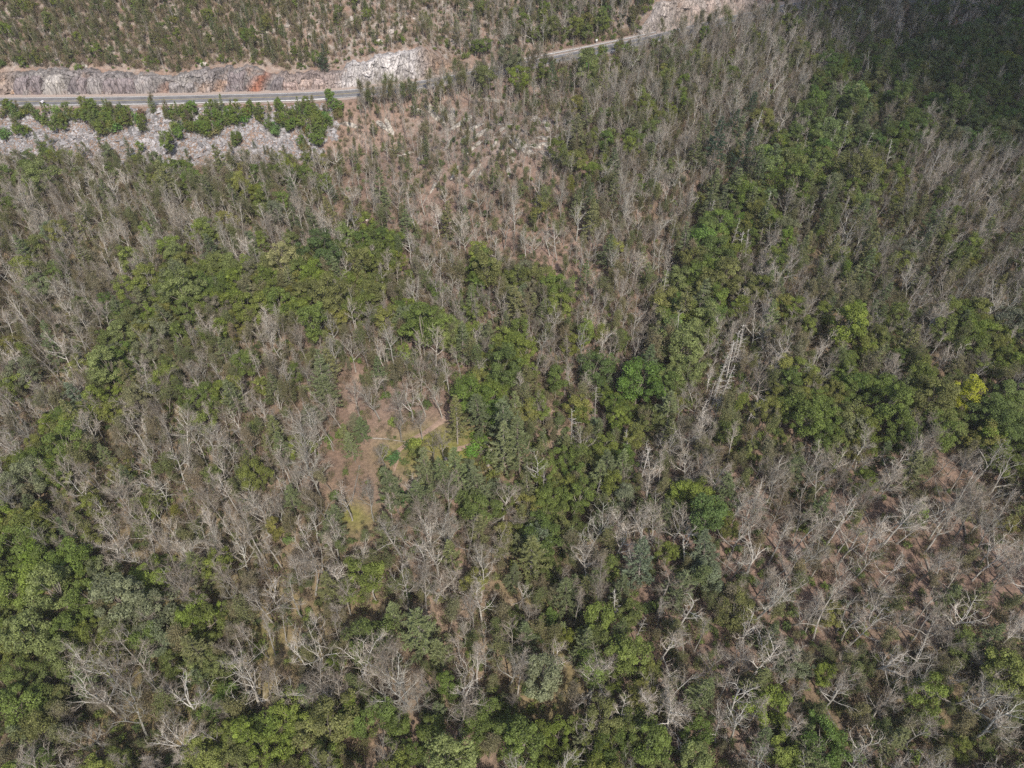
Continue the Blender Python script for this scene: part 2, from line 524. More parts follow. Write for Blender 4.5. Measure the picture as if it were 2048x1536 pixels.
# pale motorcycle on the road
def motorcycle():
    r = bpy.data.objects.new("motorcycle", None); COL.objects.link(r)
    p, t, n = road_frame(-160.5)
    r.location = p + n * (-1.9) + Vector((0, 0, 0.11)); r.rotation_euler.z = math.atan2(t.y, t.x)
    tag(r, "small pale two-wheeler on the road near its far-left end", "motorcycle")
    dark = plain("tyre_rubber", (0.02, 0.02, 0.02), 0.8); shell = plain("pale_fairing", (0.62, 0.60, 0.63), 0.35); seatm = plain("seat_vinyl", (0.03, 0.03, 0.035), 0.6)
    for x in (-0.72, 0.72):
        ac = Acc(); an = np.linspace(0, 2 * math.pi, 17)
        tube(ac, np.stack([x + 0.28 * np.cos(an), 0 * an, 0.33 + 0.28 * np.sin(an)], -1), np.full(17, 0.06), 6)
        o = bpy.data.objects.new("wheel", ac.build("wheel", [dark])); COL.objects.link(o); o.parent = r
    ac = Acc(); tube(ac, [(-0.75, 0, .75), (-.35, 0, .72), (.1, 0, .82), (.5, 0, .95), (.78, 0, .78)], [.05, .17, .24, .22, .08], 8)
    tube(ac, [(-.3, 0, .35), (0, 0, .4), (.35, 0, .5)], [.12, .2, .12], 8)
    o = bpy.data.objects.new("body", ac.build("body", [shell], True)); COL.objects.link(o); o.parent = r
    ac = Acc(); tube(ac, [(-.75, 0, .86), (-.4, 0, .84), (-.05, 0, .9)], [.04, .13, .08], 6)
    o = bpy.data.objects.new("saddle", ac.build("saddle", [seatm], True)); COL.objects.link(o); o.parent = r
    ac = Acc(); tube(ac, [(.38, -.36, 1.08), (.5, 0, 1.0), (.38, .36, 1.08)], [.025, .03, .025], 6); tube(ac, [(.5, 0, 1.0), (.72, 0, .33)], [.04, .03], 6)
    o = bpy.data.objects.new("handlebar", ac.build("handlebar", [dark])); COL.objects.link(o); o.parent = r
motorcycle()

# ------------------------------------------------------------------ rock cut above the road
def road_x(px, py=200):
    u, v = (px - 1024) / FPX, (py - 768) / FPX
    d = (u, CP - v * SP, -SP - v * CP); t = CAM_Z / -d[2]
    return d[0] * t
def cliff_tint(x, z, n):
    mauve = np.array([0.27, 0.235, 0.235]); pale = np.array([0.66, 0.63, 0.61]); tan = np.array([0.42, 0.32, 0.25]); grey = np.array([0.36, 0.34, 0.32])
    t = vnoise(x * 0.09 + z * 0.05, x * 0 + 7.7)[:, None]
    c_ = mauve * (1 - t) + grey * t
    w = (smooth(-68, -52, x + 3 * np.sin(z * 1.3)) * (1 - smooth(-34, -24, x)))[:, None]
    c_ = c_ * (1 - w) + pale * w
    w2 = np.maximum(smooth(-34, -24, x), (1 - smooth(-176, -168, x)) * 0.7)[:, None]
    c_ = c_ * (1 - w2) + tan * w2
    w4 = smooth(48, 56, x)[:, None]
    c_ = c_ * (1 - w4) + (np.array([0.52, 0.42, 0.35]) * (1 - t) + np.array([0.62, 0.57, 0.53]) * t) * w4
    w3 = (smooth(-84, -80, x) * (1 - smooth(-62, -58, x)))[:, None] * 0.7
    c_ = c_ * (1 - w3) + np.array([0.40, 0.32, 0.285]) * w3
    for x0, w, z1, col_, k in ((road_x(500), 3.4, 5.2, (0.40, 0.20, 0.135), .9), (road_x(500), 1.3, 5.4, (0.42, 0.17, 0.105), .6), (road_x(425), 2.6, 4.0, (0.52, 0.33, 0.22), .7), (road_x(318), 3.0, 3.6, (0.45, 0.28, 0.21), .7), (road_x(22), 1.6, 4.6, (0.58, 0.36, 0.20), .8), (road_x(395), 2.4, 3.2, (0.48, 0.34, 0.25), .6)):
        q = np.abs(x - 0.8 * z - x0 + 1.2 * (vnoise(x * .9, z * .9) - .5)) / w
        m = (np.clip(1.25 - q, 0, 1) * np.clip((z1 - z) * .8 + vnoise(x, z) - .3, 0, 1))[:, None] * k
        c_ = c_ * (1 - m) + np.array(col_) * m
    return c_ * (0.38 + 0.46 * n[:, None])

def face_point(S, Zr, x0):
    """position on the cut: S road x, Zr 0..1 up the face"""
    hgt = cliff_h(S) + 0.6 + 1.6 * (fbm(S * 0.35, S * 0 + 1.2, 4) - 0.5) + 1.2 * (hash2(np.floor(S / 2.7), 4.0) - 0.5)
    Z = Zr * hgt
    a = S - 0.45 * Z
    blockn = hash2(np.floor(a / 3.1), np.floor((Z + 0.3 * S) / 4.0)) * 0.9 + hash2(np.floor(a / 1.1), np.floor(Z / 1.6)) * 0.5
    D = 6.8 + 0.36 * Z - 1.3 * blockn - 0.9 * fbm(S * 0.5, Z * 0.5, 4)
    return hgt, Z, D, blockn

def rock_cut(name, x0, x1, label):
    ns = int((x1 - x0) / 0.45); nz_ = 24
    S = np.linspace(x0, x1, ns); R = np.linspace(-0.03, 1, nz_)
    SS, RR = np.meshgrid(S, R); s, r = SS.ravel(), RR.ravel()
    hgt, Z, D, bl = face_point(s, r, x0)
    # the crest folds back into the slope
    ysl = np.interp(s + 0.5, CX, CY) - np.interp(s - 0.5, CX, CY)
    L = np.hypot(1, ysl)
    X = s - ysl / L * D; Y = np.interp(s, CX, CY) + D / L
    rows = [np.stack([X, Y, Z], -1).reshape(nz_, ns, 3)]
    top = rows[0][-1].copy()
    for k, (back, dz_) in enumerate(((1.2, 0.25), (3.0, 0.1), (5.0, -1.6))):
        q = top.copy(); q[:, 0] -= (ysl / L).reshape(nz_, ns)[-1] * back; q[:, 1] += back / L.reshape(nz_, ns)[-1]; q[:, 2] += dz_ + 0.35 * (vnoise(S * 1.3, S * 0 + k) - 0.5)
        rows.append(q[None])
    V = np.vstack([a.reshape(-1, 3) for a in rows]); nr = nz_ + 3
    i = np.arange(nr - 1)[:, None] * ns; j = np.arange(ns - 1)[None, :]
    ac = Acc(); ac.add(V, np.stack([i + j, i + j + 1, i + ns + j + 1, i + ns + j], -1).reshape(-1, 4))
    me = ac.build(name, [ROCK_FACE])
    nn = np.concatenate([bl / 1.4, np.tile(vnoise(S, S * 0), 3)])
    sx = np.concatenate([s, np.tile(S, 3)]); zx = V[:, 2]
    at = me.attributes.new("tint", 'FLOAT_COLOR', 'POINT')
    at.data.foreach_set("color", np.hstack([cliff_tint(sx, zx, nn), np.ones((len(V), 1))]).ravel().astype(np.float32))
    o = bpy.data.objects.new(name, me); COL.objects.link(o)
    tag(o, label, kind="structure")
    return o
cut1 = rock_cut("rock_cut", -330, -12, "long blasted rock face above the road, grey-mauve slabs and white broken rock")
cut2 = rock_cut("rock_cut", 54, 114, "pale tan rock face above the road at the bend")

def rock_slab(parent, sx, w, hfrac, tilt, tint, thick=0.55, seed=0):
    """one tilted slab standing proud of the cut"""
    rng = np.random.default_rng(seed)
    nu, nv = 7, 9
    U, Vv = np.meshgrid(np.linspace(0, 1, nu), np.linspace(0, 1, nv))
    u, v = U.ravel(), Vv.ravel()
    s = sx + (u - 0.5) * w * (1 - 0.25 * v) + tilt * v * 6.0 + 0.25 * (vnoise(u * 4 + seed, v * 4) - 0.5) * w * 0.3
    hgt, Z, D, bl = face_point(s, v * hfrac, 0)
    edge = np.minimum(np.minimum(u, 1 - u) * 6, np.minimum(v + 0.4, (1 - v) * 6)).clip(0, 1)
    out = D - 0.35 * bl - thick * np.sqrt(edge) + 0.9 * (1 - edge) - 0.25 * fbm(u * 5 + seed, v * 5, 3)
    Dm = 6.6 + 0.36 * Z - 1.75 - thick * np.sqrt(edge) + 1.5 * (1 - edge) - 0.3 * fbm(u * 6 + seed, v * 6, 3)
    ysl = np.interp(s + 0.5, CX, CY) - np.interp(s - 0.5, CX, CY); L = np.hypot(1, ysl)
    P = np.stack([s - ysl / L * Dm, np.interp(s, CX, CY) + Dm / L, Z], -1)
    i = np.arange(nv - 1)[:, None] * nu; j = np.arange(nu - 1)[None, :]
    ac = Acc(); ac.add(P, np.stack([i + j, i + j + 1, i + nu + j + 1, i + nu + j], -1).reshape(-1, 4))
    o = bpy.data.objects.new("rock_slab", ac.build("rock_slab", [ROCK_OBJ])); COL.objects.link(o); o.parent = parent
    o["tint"] = tint
    return o
MAUVE, GREY, PALE, RUST, DARK = (0.215, 0.185, 0.185), (0.27, 0.25, 0.24), (0.34, 0.32, 0.295), (0.33, 0.15, 0.095), (0.17, 0.15, 0.15)
slabs = [(28, 30, .95, .5, MAUVE), (58, 26, 1.0, .5, MAUVE), (95, 38, .85, .35, PALE), (132, 20, .9, .6, DARK), (152, 22, .8, .3, MAUVE), (180, 30, .82, .2, GREY), (212, 32, .86, .1, MAUVE),
         (245, 36, .97, .1, MAUVE), (280, 34, .97, .0, GREY), (345, 20, .7, -.1, GREY), (345, 26, .8, 0, GREY), (372, 22, .6, .1, GREY), (458, 36, 1.0, .45, MAUVE),
         (545, 26, .95, .3, DARK), (575, 30, .7, 0, (0.36, 0.28, 0.25)), (605, 24, .72, .05, (0.38, 0.30, 0.26)), (635, 24, .7, 0, (0.36, 0.29, 0.26))]
for k, (px, w, hf, tl, tint) in enumerate(slabs):
    o = rock_slab(cut1, road_x(px), w / 4.3, hf, tl, tint, 0.2 if tint is RUST else 0.35 + 0.3 * (k % 3) / 2, k)
for k, (px, py, w, hf) in enumerate([(1355, 78, 30, .8), (1385, 72, 24, .9), (1412, 68, 26, .95), (1440, 60, 24, .9), (1470, 52, 22, .8)]):
    rock_slab(cut2, 101 + (px - 1410) * 0.24 - 8, w / 4.6, hf, -.2, (0.44, 0.36, 0.31), 0.6, 50 + k)

# ------------------------------------------------------------------ stones
def stone_mesh(name, seed, sub=2, squash=(1, 1, 1), rough=0.35, mat=None):
    import bmesh
    bm = bmesh.new(); bmesh.ops.create_icosphere(bm, subdivisions=sub, radius=1.0)
    rng = np.random.default_rng(seed)
    cuts = [Vector(rng.normal(size=3)).normalized() for _ in range(9)]
    dist = rng.uniform(0.55, 0.95, 9)
    for v in bm.verts:
        p = v.co.normalized() * (1 + rough * (rng.random() - 0.5) * 0.5)
        for c_, d_ in zip(cuts, dist):
            k = p.dot(c_)
            if k > d_: p = p - c_ * (k - d_)
        v.co = Vector((p.x * squash[0], p.y * squash[1], p.z * squash[2]))
    me = bpy.data.meshes.new(name); bm.to_mesh(me); bm.free()
    me.materials.append(mat or ROCK_OBJ)
    return me
ledges = [stone_mesh("ledge", 100 + k, 3, (1.5, 0.36, 0.19), 0.3) for k in range(5)]
boulders = [stone_mesh("boulder", 200 + k, 2, (1, 0.8, 0.62), 0.3) for k in range(5)]

# talus: thousands of broken stones in one mass
def talus():
    rng = np.random.default_rng(5)
    n = 30000
    x = rng.uniform(-190, -58, n); off = rng.uniform(6.6, 26, n) + rng.normal(0, 1.2, n)
    y = np.interp(x, CX, CY) - off
    keep = (off > 6.4) & (x < -62 - (off - 8) * 0.3 + 8 * vnoise(off * 0.5, x * 0.1))
    x, y = x[keep], y[keep]; n = len(x)
    z = H(x, y)
    s = (rng.gamma(1.7, 0.13, n) * (0.6 + 0.6 * vnoise(x * .3, y * .3))).clip(0.09, 0.95)
    base = np.array([(-1, -1, -.5), (1, -1, -.5), (1, 1, -.5), (-1, 1, -.5), (-.7, -.8, .5), (.8, -.6, .45), (.65, .75, .6), (-.75, .7, .4)])
    V = base[None] * (1 + rng.normal(0, 0.18, (n, 8, 3)))
    V = V * (s[:, None] * rng.uniform(0.5, 1.15, (n, 3)))[:, None, :]
    a = rng.uniform(0, 6.28, n); ti = rng.normal(0, 0.5, n)
    ca, sa = np.cos(a)[:, None], np.sin(a)[:, None]; ct, st = np.cos(ti)[:, None], np.sin(ti)[:, None]
    X, Y, Z = V[..., 0], V[..., 1], V[..., 2]
    Y, Z = Y * ct - Z * st, Y * st + Z * ct
    X, Y = X * ca - Y * sa, X * sa + Y * ca
    V = np.stack([X + x[:, None], Y + y[:, None], Z + z[:, None] + 0.1 * s[:, None]], -1).reshape(-1, 3)
    f = np.array([(0, 3, 2, 1), (4, 5, 6, 7), (0, 1, 5, 4), (1, 2, 6, 5), (2, 3, 7, 6), (3, 0, 4, 7)])
    Q = (f[None] + (np.arange(n) * 8)[:, None, None]).reshape(-1, 4)
    ac = Acc(); ac.add(V, Q, 0, np.repeat(rng.uniform(0.5, 1.4, n), 6))
    m, nt, b = new_mat("talus_stone")
    geo = nd(nt, "ShaderNodeNewGeometry")
    nz_ = noise(nt, 0.12, 3, 0.5, geo.outputs["Position"])
    c_ = ramp(nt, nz_.outputs["Fac"], [(0.35, (0.255, 0.245, 0.25)), (0.62, (0.285, 0.268, 0.27)), (0.82, (0.27, 0.24, 0.225))])
    nt.links.new(shade_mul(nt, c_), b.inputs["Base Color"])
    o = bpy.data.objects.new("talus", ac.build("talus", [m])); COL.objects.link(o)
    tag(o, "pale grey talus of broken stones spilling down below the road", kind="stuff")
talus()

# ------------------------------------------------------------------ dirt trail
def trail(name, pts, w, label):
    P = np.array([unproject(*p) for p in pts]); w = w * 1.1
    t = np.linspace(0, 1, len(P)); tt = np.linspace(0, 1, 60)
    xs, ys = np.interp(tt, t, P[:, 0]), np.interp(tt, t, P[:, 1])
    for _ in range(6):
        xs[1:-1] = (xs[:-2] + xs[1:-1] * 2 + xs[2:]) / 4; ys[1:-1] = (ys[:-2] + ys[1:-1] * 2 + ys[2:]) / 4
    tx, ty = np.gradient(xs), np.gradient(ys); L = np.hypot(tx, ty) + 1e-6
    rows = []
    for k in (-1, -0.35, 0.35, 1):
        wv = w * (0.8 + 0.6 * vnoise(tt * 16, tt * 0 + 5)) * k * np.minimum(1, np.minimum(tt, 1 - tt) * 8 + 0.15)
        X, Y = xs - ty / L * wv, ys + tx / L * wv
        rows.append(np.stack([X, Y, H(X, Y) + (0.07 if abs(k) < 1 else 0.0)], -1))
    V = np.stack(rows, 1).reshape(-1, 3); i = np.arange(59)[:, None] * 4; j = np.arange(3)[None]
    ac = Acc(); ac.add(V, np.stack([i + j, i + 4 + j, i + 5 + j, i + j + 1], -1).reshape(-1, 4))
    o = bpy.data.objects.new(name, ac.build(name, [dirt], True)); COL.objects.link(o)
    tag(o, label, kind="structure"); return P
TR1 = trail("dirt_trail", [(789, 945), (790, 920), (797, 903), (813, 890), (836, 874), (866, 857), (890, 838), (915, 815)], 0.65, "narrow dirt trail curving through the open clearing")
TR2 = trail("dirt_trail", [(700, 830), (708, 800), (714, 775), (716, 745)], 0.7, "faint bare soil track uphill of the clearing")
TR3 = trail("dirt_trail", [(905, 905), (935, 893), (960, 885), (985, 870)], 0.5, "short soil track between the pines and the pale stones")

# ------------------------------------------------------------------ tree meshes
def walk(rng, p, d, L, k, wig, up):
    """a crooked line of k points"""
    P = [np.array(p, float)]; d = np.array(d, float); st = L / (k - 1)
    for _ in range(k - 1):
        d = d + rng.normal(0, wig, 3) + np.array([0, 0, up])
        d /= np.linalg.norm(d)
        P.append(P[-1] + d * st)
    return np.array(P)

def dirv(az, el):
    return np.array([math.cos(az) * math.cos(el), math.sin(az) * math.cos(el), math.sin(el)])

def branchy(rng, acc, P, R, nsub, lsub, ntw, ltw, tips, up=0.06, lo=0.22):
    """sub-branches and twigs along the limb P"""
    k = len(P)
    for s in range(nsub):
        t = lo + (1 - lo) * (s + rng.random()) / nsub
        f = t * (k - 1); i = min(int(f), k - 2); w = f - i
        p = P[i] * (1 - w) + P[i + 1] * w
        d = P[i + 1] - P[i]; d /= np.linalg.norm(d)
        side = rng.normal(size=3); side -= d * side.dot(d); side /= np.linalg.norm(side)
        dd = d * rng.uniform(0.45, 0.9) + side * rng.uniform(0.55, 1.0) + np.array([0, 0, 0.15])
        dd /= np.linalg.norm(dd)
        L = lsub * rng.uniform(0.55, 1.2) * (1.15 - 0.55 * t)
        Q = walk(rng, p, dd, L, 5, 0.22, up)
        r = max(0.027, (R[i] * (1 - w) + R[i + 1] * w) * 0.56)
        tube(acc, Q, np.linspace(r, 0.015, 5), 3)
        for c_ in range(ntw):
            tq = rng.uniform(0.3, 1.0) * 4; a = min(int(tq), 3)
            pp = Q[a] + (Q[a + 1] - Q[a]) * (tq - a)
            e = (Q[a + 1] - Q[a]); e /= np.linalg.norm(e)
            e = e * 0.7 + rng.normal(0, 0.55, 3) + np.array([0, 0, 0.15]); e /= np.linalg.norm(e)
            W = walk(rng, pp, e, ltw * rng.uniform(0.5, 1.2), 3, 0.25, 0.05)
            tube(acc, W, [0.015, 0.011, 0.006], 3, 2, rng.uniform(0.75, 1.05))
            tips.append(W[1]); tips.append(W[2])

def bare_parts(seed, h, slim=False, dense=1.0):
    rng = np.random.default_rng(seed)
    r0 = h * (0.0115 if slim else 0.014) * rng.uniform(0.9, 1.15)
    th = h * (0.86 if slim else rng.uniform(0.6, 0.74))
    T = walk(rng, (0, 0, -0.5), (rng.normal(0, .05), rng.normal(0, .05), 1), th + 0.5, 9, 0.045 if slim else 0.07, 0.05)
    RT = np.linspace(1.0, 0.3 if slim else 0.42, 9) * r0; RT[0] *= 1.35
    tr = Acc(); tube(tr, T, RT, 6)
    limbs, tips = [], []
    elo, wg = rng.normal(0, 7), rng.uniform(0.07, 0.17)
    n = rng.integers(6, 11) if slim else rng.integers(5, 10)
    az0 = rng.uniform(0, 6.28)
    for k in range(n):
        t = (0.5 if slim else 0.48) + (0.5 if slim else 0.52) * (k / (n - 1)) ** 0.8
        f = t * 8; i = min(int(f), 7); p = T[i] + (T[i + 1] - T[i]) * (f - i)
        az = az0 + k * 2.4 + rng.normal(0, 0.35)
        el = math.radians((44 if slim else 32) + (30 if slim else 36) * (t - .4) / .6 + elo + rng.normal(0, 8))
        if k == n - 1: el = math.radians(78)
        L = h * ((0.2 if slim else 0.34) * (1.15 - 0.45 * (t - 0.4) / 0.6)) * rng.uniform(0.75, 1.2)
        if k == n - 1: L = max(L, (h - th) * 1.1)
        P = walk(rng, p, dirv(az, el), L, 8, wg, 0.06)
        R = np.linspace(RT[i] * (0.5 if slim else 0.62), 0.022, 8)
        a = Acc(); tube(a, P, R, 5)
        branchy(rng, a, P, R, int((6 if slim else 8) * dense), L * 0.42, int(9 * dense), 0.55 + L * 0.11, tips)
        limbs.append(a)
    return tr, limbs, np.array(tips)

def bare_tree_mesh(seed, h, slim=False):
    return bare_parts(seed, h, slim)

def thin_parts(seed, h):
    """a tree just leafing out: bare frame with sparse small leaves"""
    tr, limbs, tips = bare_parts(seed, h, slim=seed % 2 == 0, dense=0.8)
    rng = np.random.default_rng(seed + 900)
    lf = Acc()
    idx = rng.integers(0, len(tips), 2600)
    C = tips[idx] + rng.normal(0, 0.28, (len(idx), 3))
    N = rng.normal(0, 0.6, (len(idx), 3)) + np.array([0, 0, 0.8])
    cards(lf, C, N, rng.uniform(0.07, 0.17, len(idx)), 0.6, rng, 1)
    crown = Acc().merged(*limbs, lf)
    return tr, crown

def leafy_parts(seed, h, wide=1.0):
    rng = np.random.default_rng(seed)
    tr = Acc()
    T = walk(rng, (0, 0, -0.5), (0, 0, 1), h * 0.7, 7, 0.05, 0.05)
    r0 = h * 0.014
    tube(tr, T, np.linspace(r0 * 1.2, r0 * 0.35, 7), 6)
    crown = Acc()
    rx = h * 0.25 * wide; rz = h * 0.34; zc = h * 0.62
    nl = int(38 * wide ** 1.2)
    # lobes packed in an uneven volume
    dirs = rng.normal(size=(nl, 3)); dirs /= np.linalg.norm(dirs, axis=1)[:, None]
    rad = rng.uniform(0.35, 1.0, nl) ** 0.55
    wob = 1 + 0.36 * np.sin(3 * np.arctan2(dirs[:, 1], dirs[:, 0]) + seed) * (1 - np.abs(dirs[:, 2]))
    L = dirs * rad[:, None] * wob[:, None] * np.array([rx, rx, rz])
    L[:, 2] = L[:, 2] * 0.95 + zc
    L[:, :2] *= (1.05 - 0.38 * np.clip((L[:, 2] - zc) / rz, -1, 1) ** 2)[:, None]
    for c_ in L[::3]:
        s = T[3] * 0.5 + T[4] * 0.5 if c_[2] > T[4][2] else T[2]
        mid = (s + c_) / 2 + rng.normal(0, .3, 3)
        tube(crown, [s, mid, c_], [r0 * .4, r0 * .25, 0.02], 4, 0)
    for c_ in L:
        lr = rng.uniform(0.55, 1.4) * h / 14
        k = int(rng.uniform(150, 230))
        d = rng.normal(size=(k, 3)); d[:, 2] = d[:, 2] * 0.9 + 0.35; d /= np.linalg.norm(d, axis=1)[:, None]
        C = c_ + d * (lr * rng.uniform(0.45, 1.08, k) ** 0.7)[:, None] * np.array([1, 1, .72])
        N = d * 0.7 + np.array([0, 0, .45]) + rng.normal(0, 0.45, (k, 3))
        tone = rng.uniform(0.7, 1.3)
        cards(crown, C, N, rng.uniform(0.085, 0.2, k), 0.62, rng, 1, tone * rng.uniform(0.65, 1.35, k))
    return tr, crown

def pine_parts(seed, h, narrow=1.0, open_=False):
    rng = np.random.default_rng(seed)
    tr = Acc()
    T = walk(rng, (0, 0, -0.5), (0, 0, 1), h + 0.4, 9, 0.018, 0.05)
    r0 = h * 0.0135
    tube(tr, T, np.linspace(r0, 0.03, 9), 6)
    crown = Acc()
    z = h * (0.26 if open_ else rng.uniform(0.1, 0.18))
    Lmax = h * 0.25 * narrow
    while z < h * 0.985:
        t = z / h
        prof = (1 - t) ** 0.75 * min(1.0, 0.55 + 1.6 * max(t - 0.1, 0)) * 1.25
        n = rng.integers(4, 7)
        a0 = rng.uniform(0, 6.28)
        f = (z + 0.5) / (h + 0.4) * 8; i = min(int(f), 7); p = T[i] + (T[i+1] - T[i]) * (f - i)
        for k in range(n):
            if rng.random() < 0.08: continue
            L = max(0.35, Lmax * prof * rng.uniform(0.62, 1.15))
            az = a0 + k * 6.283 / n + rng.normal(0, .22)
            el = math.radians(-4 + 38 * t ** 1.5 + rng.normal(0, 7))
            B = walk(rng, p, dirv(az, el), L, 5, 0.07, 0.06)
            tube(crown, B, np.linspace(max(.02, r0 * .28 * (1.1 - t)), .012, 5), 3, 0)
            m = max(5, int(L * 11))
            tq = (0.22 + 0.78 * rng.random(m) ** 0.8) * 4
            a = np.minimum(tq.astype(int), 3)
            C = B[a] + (B[a + 1] - B[a]) * (tq - a)[:, None]
            fan = rng.normal(0, 1, (m, 3)) * np.array([1, 1, .25])
            d = B[-1] - B[0]; d /= np.linalg.norm(d)
            U = d[None] * 0.9 + fan * 0.75 + np.array([0, 0, .18])
            U /= np.linalg.norm(U, axis=1)[:, None]
            ln = rng.uniform(0.2, 0.42, m) * (0.7 + h / 34)
            C = C + U * ln[:, None] * 0.7
            N = np.array([0, 0, 1.0]) + rng.normal(0, 0.45, (m, 3))
            cards(crown, C, N, ln, 0.26, rng, 1, rng.uniform(0.6, 1.4, m), U)
        z += h * rng.uniform(0.035, 0.062) * (1.15 - 0.4 * t)
    return tr, crown

def snag_parts(seed, h):
    rng = np.random.default_rng(seed)
    tr = Acc(); T = walk(rng, (0, 0, -0.5), (rng.normal(0, .03), rng.normal(0, .03), 1), h, 9, 0.018, 0.03)
    tube(tr, T, np.linspace(0.17, 0.04, 9), 6)
    br = Acc()
    for k in range(rng.integers(26, 46)):
        t = rng.uniform(0.25, 0.98); f = t * 8; i = min(int(f), 7); p = T[i] + (T[i+1] - T[i]) * (f - i)
        L = (1.35 - t) * rng.uniform(0.6, 2.4)
        B = walk(rng, p, dirv(rng.uniform(0, 6.28), math.radians(rng.uniform(-10, 25))), L, 4, .12, .06)
        tube(br, B, np.linspace(.04, .015, 4), 3)
        for _ in range(3):
            q = B[rng.integers(1, 4)]
            tube(br, walk(rng, q, B[-1] - B[0] + rng.normal(0, .5, 3), L * .35, 3, .2, 0), [.014, .01, .006], 3)
    return tr, br

def shrub_parts(seed, h, kind):
    rng = np.random.default_rng(seed)
    st, lf = Acc(), Acc()
    tips = []
    for k in range(9 if kind == 'leaf' else 22):
        P = walk(rng, rng.normal(0, .12, 3) * np.array([h*.4, h*.4, 0]) + np.array([0, 0, -.1]), dirv(rng.uniform(0, 6.28), math.radians(rng.uniform(40, 85))), h * rng.uniform(.6, 1.05), 5, .2, .06)
        tube(st, P, np.linspace(.03, .008, 5), 3)
        for _ in range(2 if kind == 'leaf' else 5):
            a = rng.integers(1, 5); Q = walk(rng, P[a], rng.normal(0, .6, 3) + np.array([0, 0, .7]), h * .3, 3, .25, .05)
            tube(st, Q, [.013, .01, .006], 3, 2); tips += [Q[1], Q[2]]
    if kind == 'leaf':
        nl = 15
        d = rng.normal(size=(nl, 3)); d /= np.linalg.norm(d, axis=1)[:, None]; d[:, 2] = np.abs(d[:, 2])
        for c_ in d * (rng.uniform(.4, 1, nl)[:, None]) * np.array([h*.46, h*.46, h*.55]) + np.array([0, 0, h * .32]):
            k = 34; e = rng.normal(size=(k, 3)); e[:, 2] += .3; e /= np.linalg.norm(e, axis=1)[:, None]
            C = c_ + e * h * .2 * rng.uniform(.5, 1.1, k)[:, None]
            cards(lf, C, e * .7 + np.array([0, 0, .5]) + rng.normal(0, .4, (k, 3)), rng.uniform(.05, .105, k) * h ** .6, .62, rng, 1, rng.uniform(.8, 1.2) * rng.uniform(.65, 1.35, k))
    else:
        tips = np.array(tips); idx = rng.integers(0, len(tips), 170)
        cards(lf, tips[idx] + rng.normal(0, h * .07, (170, 3)), rng.normal(0, .6, (170, 3)) + np.array([0, 0, .8]), rng.uniform(.035, .08, 170) * h ** .6, .6, rng, 1)
    return st, lf

# each kind: list of variants (reference height, [(part name, mesh)...], joined mesh)
MATS_L, MATS_N, MATS_B = [BARK, LEAF, TWIG], [BARK, NEEDLE, TWIG], [BARK, BARK, TWIG]
KINDS = {}
def variant(kind, h, parts, mats):
    joined = Acc().merged(*[a for _, a in parts])
    KINDS.setdefault(kind, []).append((h, [(nm, a.build(nm, mats)) for nm, a in parts], joined.build(kind, mats)))
for s in range(20):
    tr, limbs, _ = bare_parts(10 + s, 15.0, False, (0.75, 1.0, 1.25)[s % 3]); variant("bare_tree", 15.0, [("trunk", tr)] + [("limb", l) for l in limbs], MATS_B)
for s in range(8):
    tr, limbs, _ = bare_parts(40 + s, 15.0, True); variant("slender_bare_tree", 15.0, [("trunk", tr)] + [("limb", l) for l in limbs], MATS_B)
for s in range(5):
    tr, cr = thin_parts(60 + s, 13.0); variant("thin_leafed_tree", 13.0, [("trunk", tr), ("crown", cr)], MATS_L)
for s in range(8):
    tr, cr = leafy_parts(80 + s, 13.0, 0.85 + 0.07 * s); variant("leafy_tree", 13.0, [("trunk", tr), ("crown", cr)], MATS_L)
for s in range(6):
    tr, cr = pine_parts(100 + s, 15.0, 0.95, s % 2 == 1); variant("pine_tree", 15.0, [("trunk", tr), ("crown", cr)], MATS_N)
for s in range(4):
    tr, cr = pine_parts(120 + s, 10.0, 0.75); variant("young_conifer", 10.0, [("trunk", tr), ("crown", cr)], MATS_N)
for s in range(5):
    tr, cr = snag_parts(140 + s, 14.0); variant("dead_snag", 14.0, [("trunk", tr), ("branch_crown", cr)], MATS_B)
for s in range(6):
    st, lf = shrub_parts(160 + s, 3.0, 'leaf'); variant("green_shrub", 3.0, [("stem", st), ("foliage", lf)], MATS_L)
for s in range(5):
    st, lf = shrub_parts(180 + s, 2.0, 'twig'); variant("twiggy_shrub", 2.0, [("stem", st), ("foliage", lf)], MATS_L)

